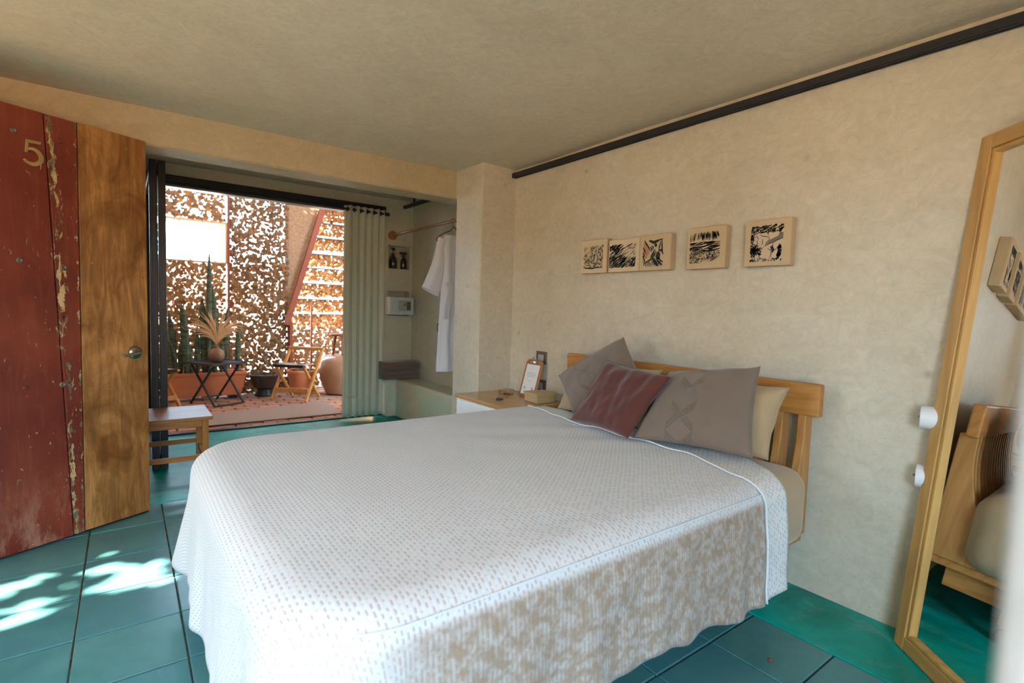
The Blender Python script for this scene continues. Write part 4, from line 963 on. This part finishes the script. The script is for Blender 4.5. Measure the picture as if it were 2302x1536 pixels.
# ------------------------------------------------------------------ leaning mirror
az, el = 0.75043503, 0.08344271
nrm = Vector((-math.cos(el)*math.cos(az), math.cos(el)*math.sin(az), math.sin(el)))
ax = Vector((-math.sin(az), -math.cos(az), 0)); upv = nrm.cross(ax) if nrm.cross(ax).z > 0 else ax.cross(nrm)
mi = thing('leaning_mirror', 'tall pine framed mirror leaning against the wall at the right', 'mirror')
MO = Vector((2.384, .648, .004)) 
mm = Matrix((ax, upv, nrm)).transposed().to_4x4(); mm.translation = MO; mi.matrix_world = mm
MW, MH, fw = .72, 1.925, .052
ob('frame_stile', G().box((0, 0, -.03), (fw, MH, .0)), 'pine_z', mi, bevel=.002).data.materials[0] = wood('pine_long', (0.48, 0.25, 0.065), (0.64, 0.38, 0.13), 'Y', 0.7, 0.38)
pl = bpy.data.materials['pine_long']
ob('frame_stile', G().box((MW-fw, 0, -.03), (MW, MH, .0)), pl, mi, bevel=.002)
ob('frame_rail', G().box((fw, 0, -.03), (MW-fw, fw, .0)), 'pine_x', mi, bevel=.002); ob('frame_rail', G().box((fw, MH-fw, -.03), (MW-fw, MH, .0)), 'pine_x', mi, bevel=.002)
g = G().box((fw+.002, fw+.002, -.024), (fw+.016, MH-fw-.002, -.005)).box((MW-fw-.016, fw+.002, -.024), (MW-fw-.002, MH-fw-.002, -.005)).box((fw+.016, fw+.002, -.024), (MW-fw-.016, fw+.016, -.005)).box((fw+.016, MH-fw-.016, -.024), (MW-fw-.016, MH-fw-.002, -.005))
ob('inner_bead', g, pl, mi, bevel=.002)
ob('mirror_glass', G().box((fw-.002, fw-.002, -.026), (MW-fw+.002, MH-fw+.002, -.020)), 'mirror', mi)
for z, lab in ((.885, 'upper of two short white cylinders fixed to the wall behind the mirror'), (.655, 'lower of two short white cylinders fixed to the wall behind the mirror')):
    w_ = thing('wall_cylinder', lab, 'wall fixture', (2.452, .637, z))
    w_.rotation_euler = (0, 0, math.radians(11)); ob('shell', G().lathe([(.043, -.085), (.044, -.083), (.044, -.002), (.043, 0)], (0, 0, 0), 32, 'Y'), 'white_plastic', w_, smooth=True)
    ob('wall_mount', G().box((0, -.07, -.02), (.034, -.03, .02)), 'white_plastic', w_)
    ob('screw', G().lathe([(.004, 0), (.006, .006), (.003, .01)], (0, 0, 0), 10, 'Y'), 'steel', w_, smooth=True)
tag(ob('dry_leaf', G().add([(-.012, 0, .001), (0, .008, .004), (.016, .002, .006), (.004, -.008, .002)], [(0, 1, 2, 3)]), 'dry_leaf', loc=(1.867, .867, 0), solid=.0006), 'small curled reddish dry leaf on the floor tile', 'leaf')

# ------------------------------------------------------------------ terrace : seed disc screens
disc = G().lathe([(.30, -.13), (.85, -.10), (1.0, 0), (.85, .10), (.30, .13)], (0, 0, 0), 9, 'Y')
dm = bpy.data.meshes.new('seed_disc'); dm.from_pydata(disc.v, [], disc.f); dm.materials.append(M['disc']); dm.polygons.foreach_set('use_smooth', [True]*len(dm.polygons))
DV = np.array(disc.v)
def field(root, items, biggest=300):
    items = sorted(items, key=lambda t_: -t_[3]); g = G(); vs = []; fs = []; o = 0
    for i, (x, y, z, r_, e_, a, tx, tz) in enumerate(items):
        if i < biggest:
            q = bpy.data.objects.new('disc', dm); C.objects.link(q); q.parent = root; q.location = (x, y, z); q.scale = (r_, r_, r_*e_); q.rotation_euler = (tx, a, tz)
        else:
            R_ = Matrix.LocRotScale(Vector((x, y, z)), __import__('mathutils').Euler((tx, a, tz)), Vector((r_, r_, r_*e_)))
            A = np.array(R_); V = DV @ A[:3, :3].T + A[:3, 3]; vs.append(V); fs += [tuple(k+o for k in f) for f in disc.f]; o += len(DV)
    if vs:
        g.v = [tuple(v) for v in np.concatenate(vs)]; g.f = fs; q = ob('discs', g, 'disc', root, smooth=True); q['kind'] = 'stuff'
def fill(x0, x1, z0, z1, y, keep, holes=(), sp_=.046, seed=1, layers=1, slope=None):
    r = random.Random(seed); out = []
    for l_ in range(layers):
        z = z0; row = 0
        while z < z1:
            x = x0 + (sp_/2 if row % 2 else 0)
            while x < x1:
                px, pz = x+r.uniform(-.3, .3)*sp_, z+r.uniform(-.3, .3)*sp_
                if not any(h[0] < px < h[1] and h[2] < pz < h[3] for h in holes) and r.random() < keep(px, pz) and (slope is None or slope(px, pz)):
                    rr_ = sp_*r.choice((.52, .58, .66, .74, .80))
                    out.append((px, y+l_*.035+r.uniform(-.012, .012), pz, rr_, r.uniform(.6, 1.0), r.uniform(0, PI), r.uniform(-.6, .6), r.uniform(-.5, .5)))
                x += sp_
            z += sp_*.88; row += 1
    return out
def mesh_grid(x0, x1, z0, z1, y, holes=(), st_=.10):
    g = G(); x = x0
    while x <= x1:
        segs = [(z0, z1)]
        for h in holes:
            if h[0] < x < h[1]: segs = [(z0, h[2]), (h[3], z1)]
        for a, b in segs: g.bar((x, y, a), (x, y, b), .0035, .0035, (1, 0, 0))
        x += st_
    z = z0
    while z <= z1:
        segs = [(x0, x1)]
        for h in holes:
            if h[2] < z < h[3]: segs = [(x0, h[0]), (h[1], x1)]
        for a, b in segs:
            if b > a: g.bar((a, y, z), (b, y, z), .0035, .0035, (0, 0, 1))
        z += st_
    return g
YS = 7.70
keep1 = lambda x, z: .97 if z < 1.72 else .86
s1 = thing('disc_screen', 'left bay of the seed disc screen around the peach window opening', 'screen', group=None)
H1 = (.14, 1.075, 1.735, 2.225)
field(s1, fill(-1.4, 1.06, .02, 2.9, YS, keep1, [(.12, 1.085, 1.72, 2.24)], seed=3) + fill(-1.4, 1.06, .02, 2.9, YS+.045, lambda x, z: .80 - .20*z, [(.12, 1.085, 1.70, 2.26)], seed=13))
ob('wire_mesh', mesh_grid(-1.4, 1.06, .02, 2.95, YS-.03, [H1]), 'wire', s1)
wb2 = ob('window_surround', G().box((.12, YS-.02, 2.225), (1.075, YS+.36, 2.25)).box((.12, YS-.02, 1.715), (1.075, YS+.36, 1.735)).box((1.055, YS-.02, 1.735), (1.08, YS+.36, 2.225)).box((.10, YS-.02, 1.715), (.125, YS+.36, 2.25)), 'peach', s1)
ob('post', G().box((1.078, YS-.035, 0), (1.108, YS+.03, 3.0)), 'rust', s1)
s2 = thing('disc_screen', 'middle bay of the seed disc screen behind the dark bowl planter', 'screen')
field(s2, fill(1.12, 1.83, .02, 2.95, YS, lambda x, z: .97-.08*max(0, z-1.2), seed=5) + fill(1.12, 1.83, .02, 2.7, YS+.045, lambda x, z: .78 - .14*z, seed=15))
ob('wire_mesh', mesh_grid(1.12, 1.83, .02, 2.95, YS-.03), 'wire', s2)
ob('post', G().box((1.825, YS-.03, 0), (1.865, YS+.03, 1.10)), 'rust', s2)
# reed panel above the stringer
tag(ob('reed_panel', G().prism([(1.79, 1.05), (1.85, 1.05), (2.30, 2.66), (2.30, 2.95), (1.79, 2.95)], .012, (0, YS+.03, 0), (1, 0, 0), (0, 0, 1)), 'reed'), 'pale woven reed panel above the rust red stair stringer', 'panel')
# stair : stringer, posts, treads backed with disc bands
sr_ = thing('outdoor_stair', 'outdoor stair with rust red stringer and disc filled risers', 'stair')
ob('stringer', G().bar((1.80, YS-.05, .93), (2.52, YS-.05, 3.42), .05, .075, (0, 1, 0)), 'rust', sr_, bevel=.003)
ob('post', G().box((1.84, YS-.08, 0), (1.875, YS-.045, .98)), 'rust', sr_); ob('post', G().box((2.14, YS-.0, 0), (2.165, YS+.03, 1.2)), 'rust', sr_)
bands = [2.72, 2.50, 2.27, 2.02, 1.80, 1.56, 1.32, 1.09]
yb = 8.3
items = []
def right_of(px, pz): return (px - 1.86) > (pz-.98)*.285*1.05 if pz > .98 else px > 1.95
for zt_ in bands:
    ob('tread', G().box((1.93+(zt_-.95)*.31, yb-.03, zt_-.03), (3.2, yb+.12, zt_-.012)), 'wire', sr_)
    items += fill(1.93+(zt_-.95)*.31, 3.2, zt_-.185, zt_-.03, yb, lambda x, z: .97, seed=int(zt_*100), layers=2, sp_=.05)
items += fill(1.95 , 3.2, .02, .88, yb-.3, lambda x, z: .80, seed=77, layers=2, sp_=.046)
field(sr_, items)
# pale building seen through the window opening
fb = thing('distant_house', 'pale distant house seen through the opening in the screen', 'building', (0, 0, 0))
ob('facade', G().box((2.0, 30, -4), (9.0, 34, 3.0)).box((-4, 31, -4), (2.0, 34, 2.75)), 'facade', fb)
for k in range(3): ob('window', G().box((3.3+k*.5, 29.95, 3.02-.35), (3.6+k*.5, 30, 3.02-.1)), 'facade_dark', fb)
struct('stair_shade_roof', G().box((1.9, 7.66, 2.86), (3.45, 8.75, 2.96)), 'peach')  # unseen roof added to shade the disc bands of the stair
struct('sky_dim_wall', G().box((-6, 11, -3), (12, 11.2, 1.86)), 'facade')  # wall added behind the screen to dim the sky in its lower gaps
struct('far_ground', G().box((-40, 12, -6), (60, 60, -4)), 'ground')

# ------------------------------------------------------------------ terrace : planter, table, chairs, pots, urn
pt = thing('terracotta_planter', 'long terracotta trough with tall spear leaves against the screen', 'planter', (0, 0, 0))
g = G(); x0, x1, y0, y1 = .20, 1.24, 7.33, 7.62
def ringp(dx, z): return [(x0+dx, y0+dx, z), (x1-dx, y0+dx, z), (x1-dx, y1-dx, z), (x0+dx, y1-dx, z)]
rings = [ringp(.05, .04), ringp(.0, .30), ringp(-.012, .31), ringp(-.012, .345), ringp(.022, .345), ringp(.03, .29)]
for r_ in rings: g.v += r_
for i in range(5):
    for k in range(4): g.f.append((i*4+k, i*4+(k+1) % 4, (i+1)*4+(k+1) % 4, (i+1)*4+k))
g.f.append((3, 2, 1, 0)); g.f.append((20, 21, 22, 23)); ob('trough', g, 'terracotta', pt, bevel=.008)
for a in (.32, 1.1): ob('foot', G().box((a-.05, 7.4, 0), (a+.05, 7.56, .041)), 'black', pt)
ob('soil', G().box((x0+.03, y0+.03, .28), (x1-.03, y1-.03, .305)), 'soil', pt)
def spear(x, y, z0, z1, w_, lean=0, d=.02):
    g = G(); P = []; n = 14
    for i in range(n+1):
        b = i/n; ww = w_*(.55+.6*math.sin(min(1, b*1.6)*PI/2))*(1-b**4)**.7*.5 + .002; row = []
        cx = x+lean*b*b; cz = z0+(z1-z0)*b
        for k in range(9):
            a = PI*k/8 - PI/2; row.append(Vector((cx+ww*math.sin(a), y - d*math.cos(a)*(1-b*.5), cz)))
        for k in range(7, 0, -1):
            a = PI*k/8 - PI/2; row.append(Vector((cx+ww*math.sin(a), y + d*.5*math.cos(a), cz)))
        row.append(row[0]); P.append(row)
    g.grid([[P[i][k] for i in range(n+1)] for k in range(len(P[0]))][::-1]); ob('spear_leaf', g, 'spear', pt, smooth=True)
for a in [(.80, 7.50, .3, 1.27, .09, -.03), (.84, 7.46, .3, 1.85, .055, .01), (.905, 7.47, .3, 1.42, .08, -.02), (.60, 7.46, .3, 1.20, .085, -.05, .035), (.655, 7.49, .3, .86, .06, -.10), (.48, 7.50, .3, 1.10, .06, -.06), (.42, 7.45, .3, .95, .05, -.03), (.54, 7.52, .3, .8, .06, .03),
          (1.03, 7.5, .3, 1.15, .06, .02), (1.17, 7.5, .3, .98, .06, .01), (.72, 7.52, .3, .9, .05, .0), (.98, 7.45, .3, .75, .06, .0), (.35, 7.5, .3, 1.0, .06, -.02)]: spear(*a)
ob('stem', G().tube([(.45, 7.44, .95), (.62, 7.43, .86), (.8, 7.43, .78), (1.0, 7.42, .70), (1.2, 7.42, .66)], .006, 6).tube([(.36, 7.44, .85), (.44, 7.43, .7), (.5, 7.43, .5)], .005, 6), 'vine', pt, smooth=True)
# folding table with dried grass vase
tb = thing('folding_table', 'black folding tray table holding the dried grass vase', 'table', (.875, 7.10, 0), math.radians(28))
a, b, H_ = .23, .25, .50
ob('table_top', G().box((-a, -b, H_-.018), (a, b, H_)).box((-a, -b, H_), (a, -b+.012, H_+.008)).box((-a, b-.012, H_), (a, b, H_+.008)).box((-a, -b, H_), (-a+.012, b, H_+.008)).box((a-.012, -b, H_), (a, b, H_+.008)), 'black_metal', tb, bevel=.002)
for sx_ in (-1, 1):
    ob('leg', G().bar((sx_*.185, -.235, .012), (sx_*.185, .19, H_-.02), .022, .014, (1, 0, 0)), 'black_metal', tb); ob('leg', G().bar((sx_*.165, .235, .0), (sx_*.165, -.19, H_-.02), .022, .014, (1, 0, 0)), 'black_metal', tb)
ob('cross_bar', G().bar((-.195, -.235, .01), (.195, -.235, .01), .018, .016), 'black_metal', tb); ob('cross_bar', G().bar((-.175, .15, .06), (.175, .15, .06), .014, .014), 'black_metal', tb)
vs_ = thing('grass_vase', 'round clay vase with a spray of pale dried grass', 'vase', (.878, 7.10, .502))
ob('vase_body', G().lathe([(.035, 0), (.06, .012), (.082, .045), (.088, .085), (.078, .125), (.050, .152), (.030, .162), (.026, .178), (.032, .192), (.024, .192), (.02, .17)], n=30), 'vase', vs_, smooth=True)
ob('vase_handle', G().tube([(-.03, 0, .185), (-.06, 0, .19), (-.085, 0, .15), (-.083, 0, .10)], .006, 8), 'vase', vs_, smooth=True)
r = random.Random(4)
for k in range(95):
    an = r.uniform(-1, 1); rt_ = an > -.05
    L = r.uniform(.24, .47); sp_ = (r.uniform(.05, 1.05)**.8 if rt_ else -r.uniform(.02, 1.0)**.9); dy = r.uniform(-.12, .12)
    pts = []; rs = []
    for i in range(9):
        b = i/8; th = sp_*(.12+1.75*b**1.5); 
        if i == 0: p = Vector((0, 0, .17))
        else: p = p + Vector((math.sin(th), dy*2*b, math.cos(th)))*L/8
        pts.append(p.copy()); rs.append(.0012 + (.0052*math.sin(PI*min(1, max(0, (b-.15)/.85))) if k % 4 else .0025*math.sin(PI*b)))
    g = G(); o = 0
    for i, (p, w_) in enumerate(zip(pts, rs)):
        nx_ = Vector((math.cos(sp_*b), 0, -math.sin(sp_*b)))
        t_ = (pts[min(8, i+1)]-pts[max(0, i-1)]).normalized(); q = t_.cross(Vector((0, 1, 0))).normalized()
        g.v += [tuple(p+q*w_), tuple(p+Vector((0, -.004, 0))), tuple(p-q*w_)]
    for i in range(8):
        for c2 in range(2): g.f.append((i*3+c2, i*3+c2+1, i*3+c2+4, i*3+c2+3))
    ob('grass_blade', g, 'pampas', vs_, solid=.0012)
# folding chair
ch = thing('folding_chair', 'low folding wooden chair with canvas seat on the terrace pavers, facing the doorway', 'chair', (1.473, 7.017, 0), math.radians(-44))
Wc = .46
for x0 in (0, Wc): ob('long_leg', G().bar((x0, 0, 0), (x0, .44, .64), .030, .036, (1, 0, 0)), 'teak', ch, bevel=.004)
for x0 in (.04, Wc-.04): ob('short_leg', G().bar((x0, .42, 0), (x0, .02, .445), .026, .034, (1, 0, 0)), 'teak', ch, bevel=.004)
ob('back_rail', G().box((-.015, .405, .615), (Wc+.015, .435, .66)), 'teak', ch, bevel=.008)
ob('cross_rail', G().box((0, .055, .10), (Wc, .075, .155)), 'teak', ch, bevel=.003); ob('cross_rail', G().box((.04, .335, .075), (Wc-.04, .355, .115)), 'teak', ch, bevel=.003)
ob('seat_bar', G().box((0, .008, .43), (Wc, .032, .452)), 'teak', ch, bevel=.004); ob('seat_bar', G().box((.0, .288, .425), (Wc, .31, .447)), 'teak', ch, bevel=.004)
g = G(); P = [[Vector((.02+(Wc-.04)*i/12, .005+.30*j/8, .456-.012*math.sin(PI*i/12)*math.sin(PI*j/8)-(.005*j/8))) for j in range(9)] for i in range(13)]
g.grid(P); ob('canvas_seat', g, 'chair_cloth', ch, smooth=True, uv=[(v[0], v[1]) for v in g.v], solid=.003)
ob('dark_stripe', G().box((.02, 0, .458), (.17, .03, .461)).box((.32, 0, .458), (.42, .03, .461)).box((.02, -.002, .425), (.42, .002, .46)), 'chair_cloth_dark', ch)
ch2 = dup(ch, (.12, 6.62, 0), math.radians(35), 'second folding wooden chair, mostly hidden behind the stacked glass doors')
tag(ob('sunglasses', G().tube([(-.035+.018*math.cos(t_), .018*math.sin(t_), .008) for t_ in [2*PI*k/12 for k in range(13)]], .003, 6).tube([(.02+.018*math.cos(t_), .018*math.sin(t_), .008) for t_ in [2*PI*k/12 for k in range(13)]], .003, 6).box((-.055, -.018, .002), (.04, .018, .012)), 'black', loc=(1.83, 6.98, .452)), 'small black object lying on the canvas chair seat', 'accessory')
# pots
bp = thing('bowl_planter', 'dark clay bowl planter on a black stand left of the folding chair', 'planter', (1.475, 7.42, 0))
ob('bowl', G().lathe([(.09, .10), (.13, .115), (.168, .20), (.178, .262), (.188, .268), (.188, .285), (.17, .287), (.16, .25)], n=36), 'terracotta_dark', bp, smooth=True)
ob('stand', G().lathe([(.115, 0), (.12, .01), (.095, .09), (.10, .10)], n=28), 'black', bp, smooth=True); ob('soil', G().lathe([(.16, .25), (.16, .262), (.1, .275)], n=24), 'soil', bp)
def sprigs(parent, R_, z, n, seed):
    r = random.Random(seed); g = G()
    for i in range(n):
        a, q = r.uniform(0, 2*PI), R_*r.random()**.5; p = Vector((q*math.cos(a), q*math.sin(a), z)); d = Vector((r.uniform(-1, 1), r.uniform(-1, 1), r.uniform(.3, 1.4))).normalized()*r.uniform(.015, .035)
        s_ = d.cross(Vector((0, 0, 1))).normalized()*.007; g.add([p, p+d*.5+s_, p+d, p+d*.5-s_], [(0, 1, 2, 3)])
    o = ob('small_leaves', g, 'leafy', parent); o['kind'] = 'stuff'
sprigs(bp, .15, .272, 260, 2)
cpn = thing('clay_pot', 'round orange clay pot behind the folding chair', 'pot', (1.96, 7.46, 0))
ob('pot_body', G().lathe([(.13, 0), (.14, .01), (.19, .28), (.20, .285), (.20, .315), (.18, .317), (.175, .28)], n=36), 'terracotta', cpn, smooth=True); ob('soil', G().lathe([(.175, .28), (.175, .295), (.1, .30)], n=24), 'soil', cpn)
sprigs(cpn, .16, .30, 260, 5)
un = tag(ob('clay_urn', G().lathe([(.20, 0), (.24, .02), (.31, .20), (.335, .36), (.31, .47), (.25, .525), (.22, .535), (.18, .535)], (2.44, 7.17, 0), 48), 'urn', smooth=True), 'large rounded glazed clay urn half hidden by the curtain', 'urn')
ms = thing('small_wooden_stool', 'small red brown wooden stool standing on top of the urn', 'stool', (2.40, 7.17, .536))
ob('stool_top', G().lathe([(.15, .265), (.16, .272), (.16, .29), (.15, .298)], n=24), 'redwood', ms, smooth=True)
for k in range(3):
    a = 2*PI*k/3+.4; ob('stool_leg', G().bar((.11*math.cos(a), .11*math.sin(a), 0), (.07*math.cos(a), .07*math.sin(a), .27), .035, .03), 'redwood', ms, bevel=.004)
ob('stretcher', G().bar((-.09, .02, .10), (.07, .05, .10), .018, .018), 'redwood', ms)
